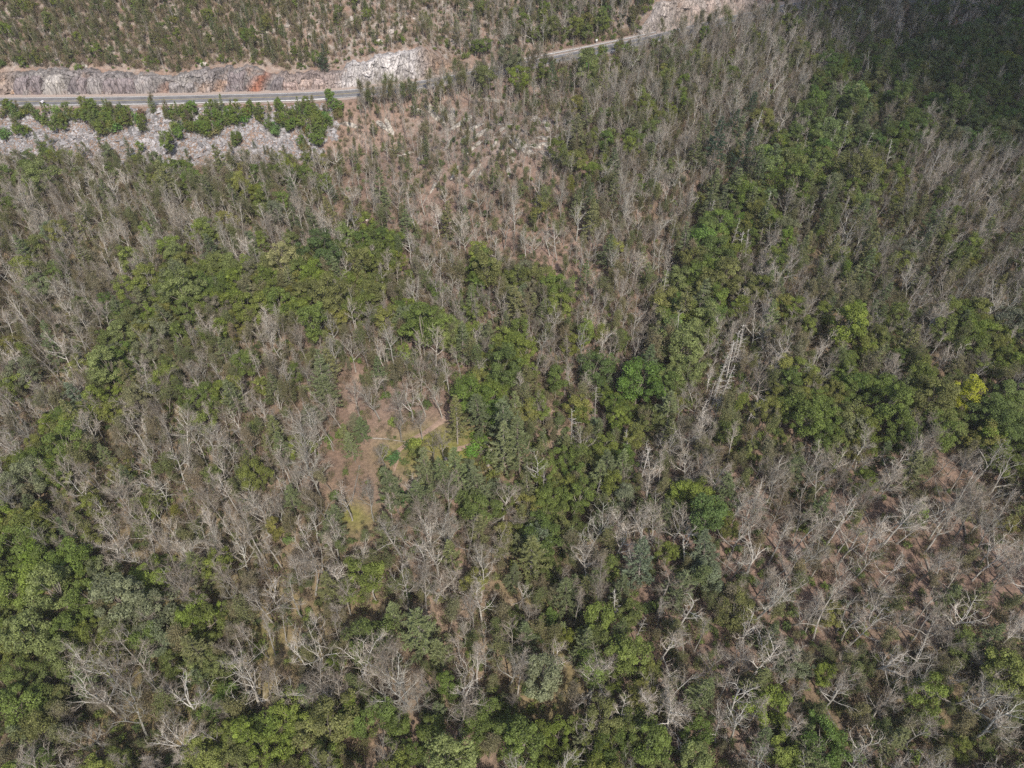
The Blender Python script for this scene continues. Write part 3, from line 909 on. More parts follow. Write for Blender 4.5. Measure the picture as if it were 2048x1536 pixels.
# ------------------------------------------------------------------ what grows where (read off the photograph)
#   B bare woods, b open bare woods, M mixed, G leafy, P pines, p bare with pines, R rocky and sparse, U scrubby hillside, O open, S talus strip
GRID = ["UUUUURRbMMBBBMGG",
        "UUUSSRRRRBMBBGGG",
        "MMMMSRRRRMBPGMBB",
        "BBMMpbbbpBBBPPpB",
        "BBMMMMBMMBBBBPMB",
        "BMMMBpMMBBBBMMMM",
        "BMMBpbbPMPMBMGGG",
        "GMBBBbPPPPBBBbbB",
        "GBBBBpBpPBMMBbOO",
        "GGMBBppMPGpBBBbb",
        "GMBMBBMMGGMBMMMM",
        "GMBMMGMGGGMBMMMM"]
MIX = {  # density, {kind: weight}
 'B': (.93, dict(bare_tree=.46, slender_bare_tree=.26, thin_leafed_tree=.21, leafy_tree=.045, pine_tree=.025)),
 'b': (.62, dict(bare_tree=.62, slender_bare_tree=.14, thin_leafed_tree=.14, leafy_tree=.04, pine_tree=.06)),
 'M': (.95, dict(bare_tree=.29, slender_bare_tree=.14, thin_leafed_tree=.29, leafy_tree=.23, pine_tree=.05)),
 'G': (.97, dict(bare_tree=.25, slender_bare_tree=.10, thin_leafed_tree=.25, leafy_tree=.35, pine_tree=.05)),
 'P': (.95, dict(bare_tree=.17, slender_bare_tree=.07, thin_leafed_tree=.18, leafy_tree=.17, pine_tree=.24, young_conifer=.17)),
 'p': (.85, dict(bare_tree=.40, slender_bare_tree=.15, thin_leafed_tree=.20, leafy_tree=.07, pine_tree=.18)),
 'R': (.85, dict(bare_tree=.12, slender_bare_tree=.50, thin_leafed_tree=.25, pine_tree=.04, young_conifer=.03)),
 'U': (.97, dict(slender_bare_tree=.26, thin_leafed_tree=.36, leafy_tree=.14, pine_tree=.20, young_conifer=.04)),
 'O': (.30, dict(bare_tree=.80, thin_leafed_tree=.20)),
 'S': (.0, dict(leafy_tree=1.0))}
MIX['S'] = MIX['M']
MIX['g'] = (.97, dict(bare_tree=.06, slender_bare_tree=.03, thin_leafed_tree=.13, leafy_tree=.73, pine_tree=.05))
MIX['q'] = (.97, dict(bare_tree=.10, thin_leafed_tree=.15, leafy_tree=.36, pine_tree=.19, young_conifer=.20))
MIX['k'] = (.98, dict(bare_tree=.05, thin_leafed_tree=.09, leafy_tree=.62, pine_tree=.24))
BANDS = [('k', 52, [(1760, 150), (1690, 230), (1620, 300), (1560, 360), (1470, 430), (1420, 510), (1385, 600), (1365, 680), (1320, 745), (1270, 790)]),
         ('q', 58, [(1250, 800), (1170, 850), (1120, 920), (1130, 990), (1070, 1080), (1050, 1170), (1080, 1260), (1090, 1350)]),
         ('g', 70, [(740, 515), (640, 560), (540, 570), (440, 590), (350, 590)]), ('g', 46, [(350, 590), (270, 650), (225, 730), (230, 790)]), ('g', 50, [(140, 830), (110, 890), (60, 950), (30, 1010)]),
         ('g', 50, [(820, 640), (880, 670), (1000, 720), (1010, 760)]), ('g', 34, [(1050, 545), (1130, 590)]), ('g', 55, [(1570, 830), (1640, 810), (1760, 810), (1880, 840), (1980, 850), (2080, 880)]),
         ('g', 75, [(0, 1090), (60, 1180), (180, 1200), (300, 1220), (360, 1290)]), ('g', 60, [(0, 1290), (90, 1320), (60, 1430), (10, 1520)]), ('g', 48, [(380, 1500), (520, 1480), (650, 1450), (800, 1460), (900, 1500), (1010, 1480), (1100, 1440)]),
         ('g', 55, [(1120, 1310), (1200, 1260), (1260, 1300)]), ('g', 60, [(1010, 1520), (1150, 1500), (1320, 1510), (1420, 1530)]), ('g', 110, [(1720, 190), (1850, 170), (2060, 180)]), ('g', 36, [(1400, 1010), (1440, 1050)]), ('g', 40, [(1690, 640), (1720, 690), (1780, 680)]),
         ('g', 50, [(1950, 640), (2048, 690)]), ('q', 50, [(790, 985), (850, 940), (920, 960), (1000, 900), (1020, 850)]), ('p', 60, [(1640, 430), (1760, 450), (1900, 470)]), ('B', 60, [(1260, 470), (1300, 400), (1420, 240), (1560, 120)]), ('b', 60, [(900, 420), (1000, 440), (1180, 520)]),
         ('b', 70, [(640, 830), (740, 860), (690, 960), (740, 1010)]), ('b', 60, [(1700, 1010), (1850, 1060), (2048, 1090)]), ('B', 90, [(560, 1000), (520, 1100), (640, 1150), (780, 1300)]), ('B', 60, [(1240, 640), (1260, 720)]), ('B', 90, [(60, 520), (140, 620), (60, 720)]), ('B', 80, [(240, 430), (330, 460)])]
def band_code(px, py, code, rng):
    best = np.full(len(px), 1.0); out = code.copy()
    for c_, w, pts in BANDS:
        d = np.full(len(px), 1e9)
        for (ax, ay), (bx, by) in zip(pts[:-1], pts[1:]):
            ux, uy = bx - ax, by - ay; t = np.clip(((px - ax) * ux + (py - ay) * uy) / (ux * ux + uy * uy), 0, 1)
            d = np.minimum(d, np.hypot(px - ax - t * ux, py - ay - t * uy))
        q = d / (w * rng.uniform(.72, 1.15, len(px)))
        m = q < best; best[m] = q[m]; out[m] = c_
    return out

def code_at(px, py, rng):
    c_ = np.clip(((px + rng.normal(0, 34, len(px))) / 128).astype(int), 0, 15)
    r_ = np.clip(((py + rng.normal(0, 34, len(py))) / 128).astype(int), 0, 11)
    g = np.array([list(x) for x in GRID])
    return g[r_, c_]

HREF = dict(bare_tree=(8.5, 14.0), slender_bare_tree=(8.5, 13.5), thin_leafed_tree=(6.5, 11), leafy_tree=(7, 12), pine_tree=(8, 14), young_conifer=(5, 9.5), dead_snag=(10, 16), green_shrub=(2, 4.5), twiggy_shrub=(1.0, 2.6))
LEAF_T = [(0.130, 0.165, 0.034), (0.108, 0.150, 0.033), (0.155, 0.185, 0.040), (0.16, 0.20, 0.036), (0.145, 0.165, 0.052), (0.17, 0.175, 0.045), (0.12, 0.148, 0.038)]
PINE_T = [(0.105, 0.125, 0.052), (0.092, 0.112, 0.048), (0.122, 0.138, 0.058), (0.13, 0.136, 0.05)]
CONI_T = [(0.14, 0.155, 0.06), (0.12, 0.145, 0.055), (0.16, 0.16, 0.06)]
THIN_T = [(0.15, 0.155, 0.065), (0.17, 0.155, 0.08), (0.13, 0.15, 0.055), (0.18, 0.16, 0.10)]
SHRUB_T = [(0.15, 0.195, 0.045), (0.165, 0.20, 0.05), (0.12, 0.16, 0.045), (0.18, 0.19, 0.075), (0.10, 0.135, 0.04)]
TWIG_T = [(0.19, 0.165, 0.085), (0.155, 0.165, 0.06), (0.21, 0.16, 0.105), (0.14, 0.165, 0.05)]
TINTS = dict(bare_tree=LEAF_T, slender_bare_tree=LEAF_T, thin_leafed_tree=THIN_T, leafy_tree=LEAF_T, pine_tree=PINE_T, young_conifer=CONI_T, dead_snag=LEAF_T, green_shrub=SHRUB_T, twiggy_shrub=TWIG_T)
BARK_T = dict(bare_tree=[(0.44, 0.415, 0.37), (0.36, 0.335, 0.295), (0.53, 0.505, 0.46), (0.29, 0.265, 0.23), (0.40, 0.39, 0.35)], slender_bare_tree=[(0.38, 0.355, 0.315), (0.30, 0.275, 0.24), (0.45, 0.425, 0.385)],
              thin_leafed_tree=[(0.30, 0.26, 0.21), (0.26, 0.22, 0.17)], leafy_tree=[(0.27, 0.23, 0.19), (0.36, 0.32, 0.27)], pine_tree=[(0.24, 0.20, 0.17), (0.36, 0.32, 0.28)],
              young_conifer=[(0.24, 0.20, 0.17)], dead_snag=[(0.50, 0.475, 0.43), (0.42, 0.39, 0.35), (0.56, 0.53, 0.49)], green_shrub=[(0.22, 0.18, 0.14)], twiggy_shrub=[(0.27, 0.21, 0.16), (0.33, 0.26, 0.21)])

ITEMS = []   # dict(kind, x, y, h, var, rz, tilt, tint, bark, hand)
def put(kind, x, y, h, rng, tint=None, label=None, hand=False, var=None, sxy=1.0):
    nv = len(KINDS[kind])
    t = tint
    if t is None:
        a = TINTS[kind][rng.integers(len(TINTS[kind]))]
        k = rng.uniform(0.85, 1.18)
        t = tuple(v * k * rng.uniform(0.94, 1.06) for v in a)
    bt = BARK_T[kind][rng.integers(len(BARK_T[kind]))]; kb = rng.uniform(0.72, 1.18)
    ITEMS.append(dict(kind=kind, x=float(x), y=float(y), h=float(h), var=int(rng.integers(nv)) if var is None else var % nv, rz=float(rng.uniform(0, 6.283)),
                      tx=float(rng.normal(0, .06)), ty=float(rng.normal(0, .06)), tint=tuple(float(v) for v in t), bark=tuple(float(v * kb) for v in bt), hand=hand, label=label, sxy=sxy * float(rng.uniform(0.82, 1.15))))

LIME, YEL, CREAM, SILV, PGRN, BGRN, DGRN, OLIV = (0.175, 0.215, 0.036), (0.31, 0.32, 0.03), (0.27, 0.26, 0.115), (0.175, 0.19, 0.105), (0.175, 0.205, 0.07), (0.125, 0.165, 0.036), (0.10, 0.135, 0.036), (0.155, 0.16, 0.052)
HAND_LEAFY = [  # px, py of the crown, crown width in px, tint
 (1945, 790, 60, YEL, "bright yellow leafy tree at the edge of the dark green stand"), (1697, 650, 80, LIME, "round lime-green leafy tree with dense crown among bare trees"), (560, 520, 78, CREAM, "tall cream-tipped leafy tree above the darker green stand"),
 (355, 505, 40, PGRN, None), (362, 578, 92, PGRN, "broad pale green leafy tree right of grey leaning trunks"), (660, 585, 84, OLIV, None), (556, 600, 56, BGRN, None), (628, 640, 80, BGRN, None), (244, 668, 50, PGRN, None), (210, 735, 64, PGRN, None),
 (232, 792, 44, LIME, None), (100, 850, 48, LIME, None), (132, 888, 92, BGRN, None), (50, 958, 84, SILV, "pale silvery green leafy tree close to the picture's left edge"), (413, 797, 52, BGRN, "small rounded green tree alone among bare grey trees"), (815, 607, 30, LIME, "tiny bright lime sapling in front of bare stems"),
 (725, 550, 34, PGRN, None), (980, 532, 64, OLIV, None), (842, 655, 96, BGRN, None), (715, 520, 105, OLIV, None), (640, 500, 90, (0.085, 0.125, 0.04), None), (1000, 730, 96, DGRN, "large dark round leafy tree beside the picture's middle"), (1120, 578, 64, BGRN, None), (1080, 548, 54, OLIV, None),
 (1365, 690, 84, PGRN, "tallest pale green leafy tree in the creek-side row"), (1400, 640, 80, PGRN, None), (1350, 560, 60, PGRN, None), (1410, 575, 90, OLIV, None), (1330, 745, 60, PGRN, None), (1280, 765, 90, (0.10, 0.165, 0.03), None), (1375, 740, 76, PGRN, None), (1190, 740, 78, (0.085, 0.125, 0.035), None),
 (1430, 505, 110, DGRN, None), (1450, 560, 70, OLIV, None), (1640, 330, 90, BGRN, None), (1600, 370, 100, BGRN, None), (1556, 300, 50, LIME, "small lime tree beside the white snags up the gully"), (1720, 330, 90, OLIV, None), (1700, 215, 120, DGRN, None), (1800, 190, 130, DGRN, None), (1900, 200, 130, DGRN, None), (1620, 230, 90, DGRN, None),
 (940, 780, 76, (0.115, 0.165, 0.03), "dense bright green tree just above the clearing's pines"), (1125, 915, 62, BGRN, None), (1150, 990, 76, BGRN, None), (1415, 1030, 100, (0.09, 0.135, 0.038), "big deep green round tree standing alone among bare trees"), (1600, 830, 90, BGRN, None), (1640, 800, 60, BGRN, None),
 (1770, 800, 90, BGRN, None), (1800, 860, 70, BGRN, None), (1870, 800, 90, OLIV, None), (1890, 870, 70, BGRN, None), (1970, 830, 80, DGRN, None), (2020, 860, 90, DGRN, None),
 (100, 1180, 118, PGRN, "large pale green leafy tree in the lower left stand"), (50, 1275, 116, PGRN, None), (130, 1315, 84, PGRN, None), (240, 1195, 110, SILV, None), (315, 1225, 90, SILV, None), (180, 1190, 80, BGRN, None), (395, 1330, 62, PGRN, "single pale green leafy tree between bare white-limbed trees"), (40, 1090, 90, BGRN, None), (90, 1455, 90, OLIV, None),
 (1090, 1355, 104, SILV, "pale silvery leafy tree low in the picture over a dark gap"), (900, 1500, 120, PGRN, "broad pale green leafy tree on the picture's bottom edge"), (1200, 1235, 64, (0.15, 0.19, 0.04), None), (1250, 1305, 84, (0.15, 0.185, 0.042), None), (1660, 1470, 46, LIME, None), (1650, 1345, 50, LIME, None), (1040, 1490, 110, BGRN, None), (1300, 1500, 90, BGRN, None), (1390, 1520, 80, PGRN, None),
 (640, 1450, 120, OLIV, None), (790, 1460, 60, BGRN, None), (30, 1420, 80, BGRN, None), (1180, 130, 46, PGRN, None), (1020, 105, 60, (0.15, 0.16, 0.09), None), (80, 350, 60, PGRN, None), (330, 250 + 30, 30, BGRN, None)]
HAND_PINE = [  # px, py of crown middle, crown height px, tint
 (770, 418, 80, None, "tall dark layered pine standing alone on the brown slope"), (640, 772, 104, None, "tall narrow blue-green pine above the clearing"), (545, 780, 70, None, None), (660, 790, 80, None, None), (912, 848, 86, None, "bushy pine at the end of the dirt trail"), (965, 830, 92, None, None), (1012, 862, 110, None, None), (1040, 900, 110, None, None), (1008, 900, 100, None, None),
 (852, 945, 84, None, None), (790, 985, 92, None, "broad pine at the lower end of the dirt trail"), (920, 965, 90, None, None), (890, 960, 84, None, None), (955, 975, 84, None, None), (165, 808, 96, (0.10, 0.125, 0.075), "big grey-green pine amid leafy trees near the left edge"), (690, 878, 60, None, None), (722, 862, 60, None, None), (705, 900, 60, None, None), (930, 440, 54, None, None), (840, 465, 48, None, None),
 (1428, 292, 120, (0.04, 0.066, 0.034), "taller of two dark pines side by side up the gully"), (1472, 312, 110, (0.042, 0.068, 0.034), "shorter of two dark pines side by side up the gully"), (1455, 255, 80, (0.05, 0.075, 0.04), None), (1500, 215, 70, (0.05, 0.075, 0.04), None), (1210, 308, 54, None, None), (1420, 388, 90, None, None), (1530, 452, 90, None, None), (1500, 420, 90, None, None), (455, 332, 90, None, "tall pine at the foot of the talus"), (645, 130, 70, (0.045, 0.07, 0.04), "dark bushy pine on top of the white broken rock"), (470, 85, 60, None, None), (520, 70, 66, None, None), (545, 95, 60, None, None),
 (1180, 445, 80, None, None), (1150, 420, 70, None, None), (1060, 762, 60, None, None), (840, 1265, 96, None, None), (790, 1240, 70, None, None), (1285, 1140, 96, (0.10, 0.125, 0.075), None), (1420, 1112, 96, (0.095, 0.115, 0.065), None), (1060, 1120, 90, None, None), (905, 1120, 70, None, None), (770, 1065, 80, None, None), (1780, 430, 80, None, None), (1740, 470, 80, None, None), (1900, 470, 80, None, None), (1690, 560, 80, None, None), (1395, 1390, 80, None, None), (1640, 455, 70, None, None), (510, 292, 22, None, None), (530, 305, 24, None, None), (8, 215, 40, None, None)]
HAND_SNAG = [(1622, 262), (1636, 248), (1646, 262), (1654, 240), (1612, 298), (1652, 300), (1664, 285), (1690, 268), (1682, 295), (1786, 305), (1436, 700), (1440, 745), (1432, 785), (1410, 815), (1476, 690), (1484, 678), (1466, 715), (1452, 760), (1446, 730), (1420, 790), (1470, 465), (1500, 488), (1478, 548), (1485, 500), (1330, 795), (1345, 470), (1416, 430), (1196, 800), (1262, 888), (1090, 968), (1288, 935), (1622, 430), (1540, 410), (1285, 905), (1320, 620), (1326, 575), (1490, 395), (1572, 420), (1450, 425), (1190, 985), (1145, 850), (1240, 1210), (1280, 1250), (1512, 250), (1730, 290), (1700, 255), (1670, 245)]
HAND_BARE = [(800, 1352, 18), (850, 1330, 17), (1015, 1325, 17), (980, 1400, 15), (210, 1310, 18), (340, 1465, 16), (190, 1470, 15), (765, 1505, 17), (1840, 870, 18), (1770, 950, 17), (1810, 1010, 16), (520, 1020, 16), (735, 990, 15), (690, 990, 15), (580, 1180, 17), (830, 1220, 15), (1370, 1220, 16), (1440, 1300, 17), (1330, 1290, 15), (1240, 1420, 15), (1350, 1440, 17), (1480, 700, 15), (640, 1110, 16), (960, 1200, 15), (1280, 1020, 17), (770, 905, 12), (885, 880, 12), (860, 880, 12), (710, 790, 14), (750, 790, 14), (800, 800, 13), (845, 790, 12), (880, 790, 13), (840, 840, 11), (795, 840, 12), (640, 1000, 15), (700, 690, 15), (605, 690, 15), (1090, 640, 14), (1270, 700, 15), (560, 690, 15), (1560, 1020, 15), (1640, 1060, 15), (1690, 1130, 15), (1790, 1130, 14), (1880, 1110, 15), (1900, 1000, 15), (1980, 1030, 15), (2010, 950, 15), (1940, 930, 15), (1690, 950, 15)]

hr = np.random.default_rng(77)
def px_per_m(px, py, above):
    x, y = unproject(px, py, above); _, _, dep = project(x, y, hz(x, y) + above)
    return x, y, FPX / dep
for px, py, w, t, lab in HAND_LEAFY:
    x, y, s = px_per_m(px, py, 8.0)
    v = int(hr.integers(0, 8)); width13 = 13 * 0.52 * (0.85 + 0.07 * v)
    h = np.clip(13 * (w / s) / width13, 4.0, 17.0)
    x, y, s = px_per_m(px, py, h * 0.62)
    put("leafy_tree", x, y, h, hr, t, lab, True, v)
for px, py, w, t, lab in HAND_PINE:
    x, y, s = px_per_m(px, py, 6.0)
    _, _, _ = 0, 0, 0
    # visible height of an upright thing seen at this angle
    p1 = np.array(project(x, y, hz(x, y))[:2]); p2 = np.array(project(x, y, hz(x, y) + 10)[:2])
    h = np.clip(10 * w / np.linalg.norm(p2 - p1), 3.5, 20.0)
    x, y, s = px_per_m(px, py, h * 0.5)
    put("pine_tree", x, y, h, hr, t, lab, True)
for px, py in HAND_SNAG:
    h = hr.uniform(9.5, 15); x, y, s = px_per_m(px, py, h * .6); put("dead_snag", x, y, h, hr, hand=True)
for px, py, h in HAND_BARE:
    h *= .86; x, y, s = px_per_m(px, py, h * .7); put("bare_tree", x, y, h, hr, hand=True)
# green shrub masses between the road and the talus
SHRUBS = [(30, 222, 16), (62, 222, 18), (105, 235, 22), (140, 240, 18), (175, 235, 22), (205, 245, 28), (230, 240, 28), (200, 262, 16), (250, 235, 20), (290, 235, 14), (285, 258, 11), (310, 226, 10), (330, 224, 12), (365, 232, 18), (390, 245, 26), (420, 250, 26), (440, 235, 26), (400, 260, 16),
          (465, 250, 14), (470, 282, 12), (480, 230, 20), (500, 223, 12), (530, 232, 18), (560, 240, 26), (590, 245, 24), (545, 258, 12), (615, 230, 18), (640, 223, 16), (665, 213, 14), (680, 225, 14), (630, 262, 22), (650, 248, 20), (645, 280, 16), (355, 256, 10), (350, 275, 14), (120, 258, 14), (10, 262, 14), (45, 268, 16), (610, 285, 16), (100, 170, 6), (175, 160, 14), (200, 168, 10), (255, 155, 10),
          (1120, 118, 14), (1180, 115, 20), (1210, 120, 16), (1240, 108, 14), (1300, 92, 14), (1350, 78, 14), (1060, 130, 14), (1520, 12, 16), (1505, 20, 10), (1460, 48, 10), (1170, 145, 22), (960, 900, 14), (975, 935, 18), (1000, 960, 18), (780, 915, 14), (775, 945, 14), (800, 985, 14), (830, 900, 10), (990, 985, 14), (960, 880, 10)]
for cx, cy, r in SHRUBS:
    x, y, s = px_per_m(cx, cy, 1.5)
    n = max(3, int((r / s) ** 2 / math.sin(0.45) * 0.55))
    for _ in range(min(n, 26)):
        a, q = hr.uniform(0, 6.28), math.sqrt(hr.random())
        px, py = cx + r * q * math.cos(a), cy + r * q * math.sin(a) * 0.85
        X, Y = unproject(px, py, 1.5)
        if -6.8 < dz(X, Y) < 9.5: continue
        q_ = hr.random()
        if q_ > .86 and py < 400:
            put(["thin_leafed_tree", "slender_bare_tree"][int(hr.integers(2))], X, Y, hr.uniform(3, 6.5), hr); continue
        if q_ < .22 and py < 400: put("leafy_tree", X, Y, hr.uniform(4.5, 6.5), hr, tuple(v * hr.uniform(1.05, 1.35) for v in BGRN))
        elif q_ < .34 and py < 400: put("young_conifer", X, Y, hr.uniform(4, 6.5), hr, (0.13, 0.165, 0.05))
        else: put("green_shrub", X, Y, hr.uniform(1.4, 4.6), hr, tuple(v * hr.uniform(.65, 1.25) for v in SHRUB_T[int(hr.integers(5))]))

for _ in range(190):
    xx = hr.uniform(-54, 8) if hr.random() < .78 else hr.uniform(62, 104); p_, t_, n_ = road_frame(xx); q = p_ - n_ * hr.uniform(5.2, 13)
    put(["slender_bare_tree", "bare_tree", "thin_leafed_tree"][int(hr.integers(3))], q.x, q.y, hr.uniform(5.5, 11), hr)
for _ in range(40):
    xx = hr.uniform(-185, -70); p_, t_, n_ = road_frame(xx); q = p_ - n_ * hr.uniform(7.0, 11)
    if vnoise(np.array(xx * .12), np.array(.5)) < .42: continue
    put(["leafy_tree", "thin_leafed_tree", "young_conifer"][int(hr.integers(3))], q.x, q.y, hr.uniform(3.5, 6), hr)
for _ in range(210):
    xx = hr.uniform(-185, -20) if hr.random() < .8 else hr.uniform(55, 105)
    if vnoise(np.array(xx * .09), np.array(8.5)) < .38: continue
    p_, t_, n_ = road_frame(xx); q = p_ + n_ * hr.uniform(11.2, 15.5)
    kd = ["green_shrub", "thin_leafed_tree", "leafy_tree", "pine_tree"][int(hr.choice(4, p=[.5, .22, .16, .12]))]
    put(kd, q.x, q.y, dict(green_shrub=hr.uniform(1.4, 3), thin_leafed_tree=hr.uniform(3, 6), leafy_tree=hr.uniform(3, 5), pine_tree=hr.uniform(4, 7))[kd], hr)
hand = [(i["x"], i["y"], i["kind"], i["h"]) for i in ITEMS]
HPX = np.array([project(i["x"], i["y"], hz(i["x"], i["y"]) + i["h"] * .6)[:2] for i in ITEMS])
HDEP = np.array([project(i["x"], i["y"], hz(i["x"], i["y"]))[2] for i in ITEMS])
HPR = np.array([(i["h"] * {"leafy_tree": .24, "pine_tree": .20, "dead_snag": .16}.get(i["kind"], 0.0)) * FPX / d for i, d in zip(ITEMS, HDEP)])
OPENPX = np.array([(789, 945), (790, 920), (797, 903), (805, 896), (813, 890), (825, 882), (836, 874), (850, 866), (866, 857), (878, 848), (890, 838), (972, 897), (965, 897), (982, 897), (930, 893), (850, 900), (905, 905), (830, 915), (870, 890), (900, 880), (940, 880), (760, 885), (735, 905), (690, 1010), (715, 1022), (738, 1005), (770, 835), (735, 865), (705, 1000), (700, 1035), (712, 800), (880, 928), (975, 935)])
def blocks_view(x, y, h):
    z = hz(x, y)
    a = np.array([project(x, y, z + h * t)[:2] for t in (0.05, 0.35, 0.6, 0.85)])
    if (np.hypot(OPENPX[:, 0][:, None] - a[:, 0], OPENPX[:, 1][:, None] - a[:, 1]) < 26).any(): return True
    dep = project(x, y, z)[2]
    m = (HPR > 0) & (HDEP > dep - 1)
    c = a[2]
    return bool((np.hypot(HPX[m, 0] - c[0], HPX[m, 1] - c[1]) < HPR[m] * 0.95 + 6).any())
HXY = np.array([(a, b) for a, b, k, h in hand]); HRAD = np.array([{"leafy_tree": 0.23, "pine_tree": 0.17, "dead_snag": .12, "bare_tree": .17, "green_shrub": 0.4, "young_conifer": .2, "thin_leafed_tree": .1, "slender_bare_tree": .1}[k] * h for a, b, k, h in hand])

def jitter_grid(step, rng, x0=-345, x1=360, y0=-5, y1=470):
    X, Y = np.meshgrid(np.arange(x0, x1, step), np.arange(y0, y1, step))
    X = X + (np.arange(X.shape[0]) % 2)[:, None] * step / 2
    X = X.ravel() + rng.uniform(-.42, .42, X.size) * step; Y = Y.ravel() + rng.uniform(-.42, .42, Y.size) * step
    Z = hz(X, Y); px, py, dp = project(X, Y, Z)
    k = (px > -170) & (px < 2218) & (py > -150) & (py < 1760) & (dp > 30)
    return X[k], Y[k], Z[k]

rg = np.random.default_rng(21)
X, Y, Z = jitter_grid(3.15, rg)
CXp, CYp, _ = project(X, Y, Z + 7.0)
code = band_code(CXp, CYp, code_at(CXp, CYp, rg), rg)
D = dz(X, Y)
clump = fbm(X / 14, Y / 14, 3)
TRP = np.vstack([TR1, TR2])
for k in range(len(X)):
    d = D[k]
    if -7.6 < d < (7.8 if -14 < X[k] < 53 or X[k] > 114 else 12.5) or (-15.5 - 16 * vnoise(X[k] * .13, X[k] * 0 + 2.0) - 4 * (-105 < X[k] < -68) < d < 0 and X[k] < -56) or (-12 < d < 0 and X[k] < -36): continue
    dens, mix = MIX[code[k]]
    if d > 12:
        if code[k] not in "URbMBg": dens, mix = MIX['M']
    if rg.random() > dens: continue
    if len(HXY) and (np.hypot(HXY[:, 0] - X[k], HXY[:, 1] - Y[k]) < HRAD).any(): continue
    if np.hypot(TRP[:, 0] - X[k], TRP[:, 1] - Y[k]).min() < 2.2: continue
    ks = list(mix); w = np.array([mix[a] for a in ks])
    for a, nm in enumerate(ks):
        if nm == "leafy_tree": w[a] *= np.clip((clump[k] - 0.32) * 5.5, 0.12, 2.4)
    w /= w.sum()
    kind = ks[rg.choice(len(ks), p=w)]
    lo, hi = HREF[kind]; h = rg.uniform(lo, hi)
    if d > 12:
        if X[k] < -20 and rg.random() < .45: continue
        h *= 0.6 if X[k] < -20 else 0.85
    elif -46 < d and X[k] < -50: h *= 0.62 + 0.38 * np.clip((-d - 20) / 26, 0, 1)
    elif code[k] == 'R': h *= 0.72
    if code[k] == 'k': h *= 1.38
    if kind in ("bare_tree", "slender_bare_tree") and d < 0: h *= 0.93 + 0.22 * float(1 - smooth(60, 120, np.array(Y[k])))
    if blocks_view(X[k], Y[k], h): continue
    tint = None
    if kind in ("leafy_tree", "thin_leafed_tree") and rg.random() < 0.03: tint = tuple(v * rg.uniform(.75, 1.0) for v in LIME)
    elif kind == "leafy_tree" and rg.random() < 0.10: tint = tuple(v * rg.uniform(.8, 1.05) for v in SILV)
    if code[k] == 'k' and kind == 'leafy_tree': tint = tuple(v * rg.uniform(.85, 1.2) for v in (PGRN if rg.random() < .35 else BGRN))
    if code[k] in 'Gg' and kind == "leafy_tree" and X[k] > 90 and Y[k] > 150 and tint is None: tint = tuple(v * rg.uniform(.85, 1.15) for v in DGRN)
    put(kind, X[k], Y[k], h, rg, tint)

# denser scrub on the slope above the road
X, Y, Z = jitter_grid(3.0, rg, y0=235)
D = dz(X, Y)
for k in range(len(X)):
    if not (8 if -14 < X[k] < 53 else 12.0) < D[k] < 95 or rg.random() > 0.75 * np.clip(fbm(X[k] / 10, Y[k] / 10, 3) * 2.2 - .2, .15, 1): continue
    west = X[k] < -35
    w = [.10, .16, .48, .20, .06] if west else [.10, .10, .36, .34, .10]
    kind = ["pine_tree", "leafy_tree", "thin_leafed_tree", "slender_bare_tree", "young_conifer"][rg.choice(5, p=w)]
    if not west and X[k] < 40 and rg.random() < .35: continue
    put(kind, X[k], Y[k], rg.uniform(3.0, 7.0) if west else rg.uniform(4.5, 9), rg)

# undergrowth
X, Y, Z = jitter_grid(1.7, rg)
CXp, CYp, _ = project(X, Y, Z + 1.0); code = band_code(CXp, CYp, code_at(CXp, CYp, rg), rg); D = dz(X, Y); cl = fbm(X / 9 + 40, Y / 9, 3)
UDENS = dict(k=.7, g=.75, q=.9, B=.95, b=.8, M=.95, G=.8, P=.9, p=.85, R=.5, U=.9, O=.7, S=.7)
under = []
for k in range(len(X)):
    d = D[k]
    if -6.4 < d < (6.6 if -14 < X[k] < 53 or X[k] > 114 else 11.5) or (-27 < d < 0 and X[k] < -60): continue
    if rg.random() > (UDENS[code[k]] * np.clip(cl[k] * 2.0, .3, 1.5) if d < 12 else 0.95 if X[k] < -30 else .8): continue
    if np.hypot(TRP[:, 0] - X[k], TRP[:, 1] - Y[k]).min() < 2.2: continue
    green = dict(k=.8, g=.75, q=.6, B=.42, b=.22, M=.62, G=.7, P=.5, p=.25, R=.15, U=.3, O=.12, S=.5)[code[k]]
    if code[k] in 'BMb' and Y[k] > 135 and d < 0: green *= .5
    if rg.random() < green:
        under.append(("green_shrub", X[k], Y[k], rg.uniform(0.8, 2.6)))
    else:
        under.append(("twiggy_shrub", X[k], Y[k], rg.uniform(0.8, 2.2) if code[k] in "bRO" else rg.uniform(1.0, 3.4)))
    if rg.random() < dict(k=.1, g=.15, q=.2, B=.20, b=.10, M=.2, G=.15, P=.2, p=.18, R=.12, U=.3, O=.06, S=.2)[code[k]]:
        under.append(("thin_leafed_tree", X[k] + 0.7, Y[k] + 0.7, rg.uniform(3.0, 6.5)))
n_tree_items = len(ITEMS)
for kind, x, y, h in under:
    qx, qy, _ = project(x, y, hz(x, y))
    if (np.hypot(OPENPX[:, 0] - qx, OPENPX[:, 1] - qy) < 20).any() and h > 1.2: continue
    put(kind, x, y, h, rg)
UNDER = ITEMS[n_tree_items:]; ITEMS = ITEMS[:n_tree_items]

# ------------------------------------------------------------------ individuals and masses
for it in ITEMS:
    z = float(hz(it["x"], it["y"])); it["z"] = z
    px, py, dp = project(it["x"], it["y"], z + it["h"] * .62)
    it["px"], it["py"] = float(px), float(py)
    it["size"] = it["h"] * FPX / dp
    it["view"] = 6 < px < 2042 and 6 < py < 1530
for it in UNDER: it["z"] = float(hz(it["x"], it["y"]))

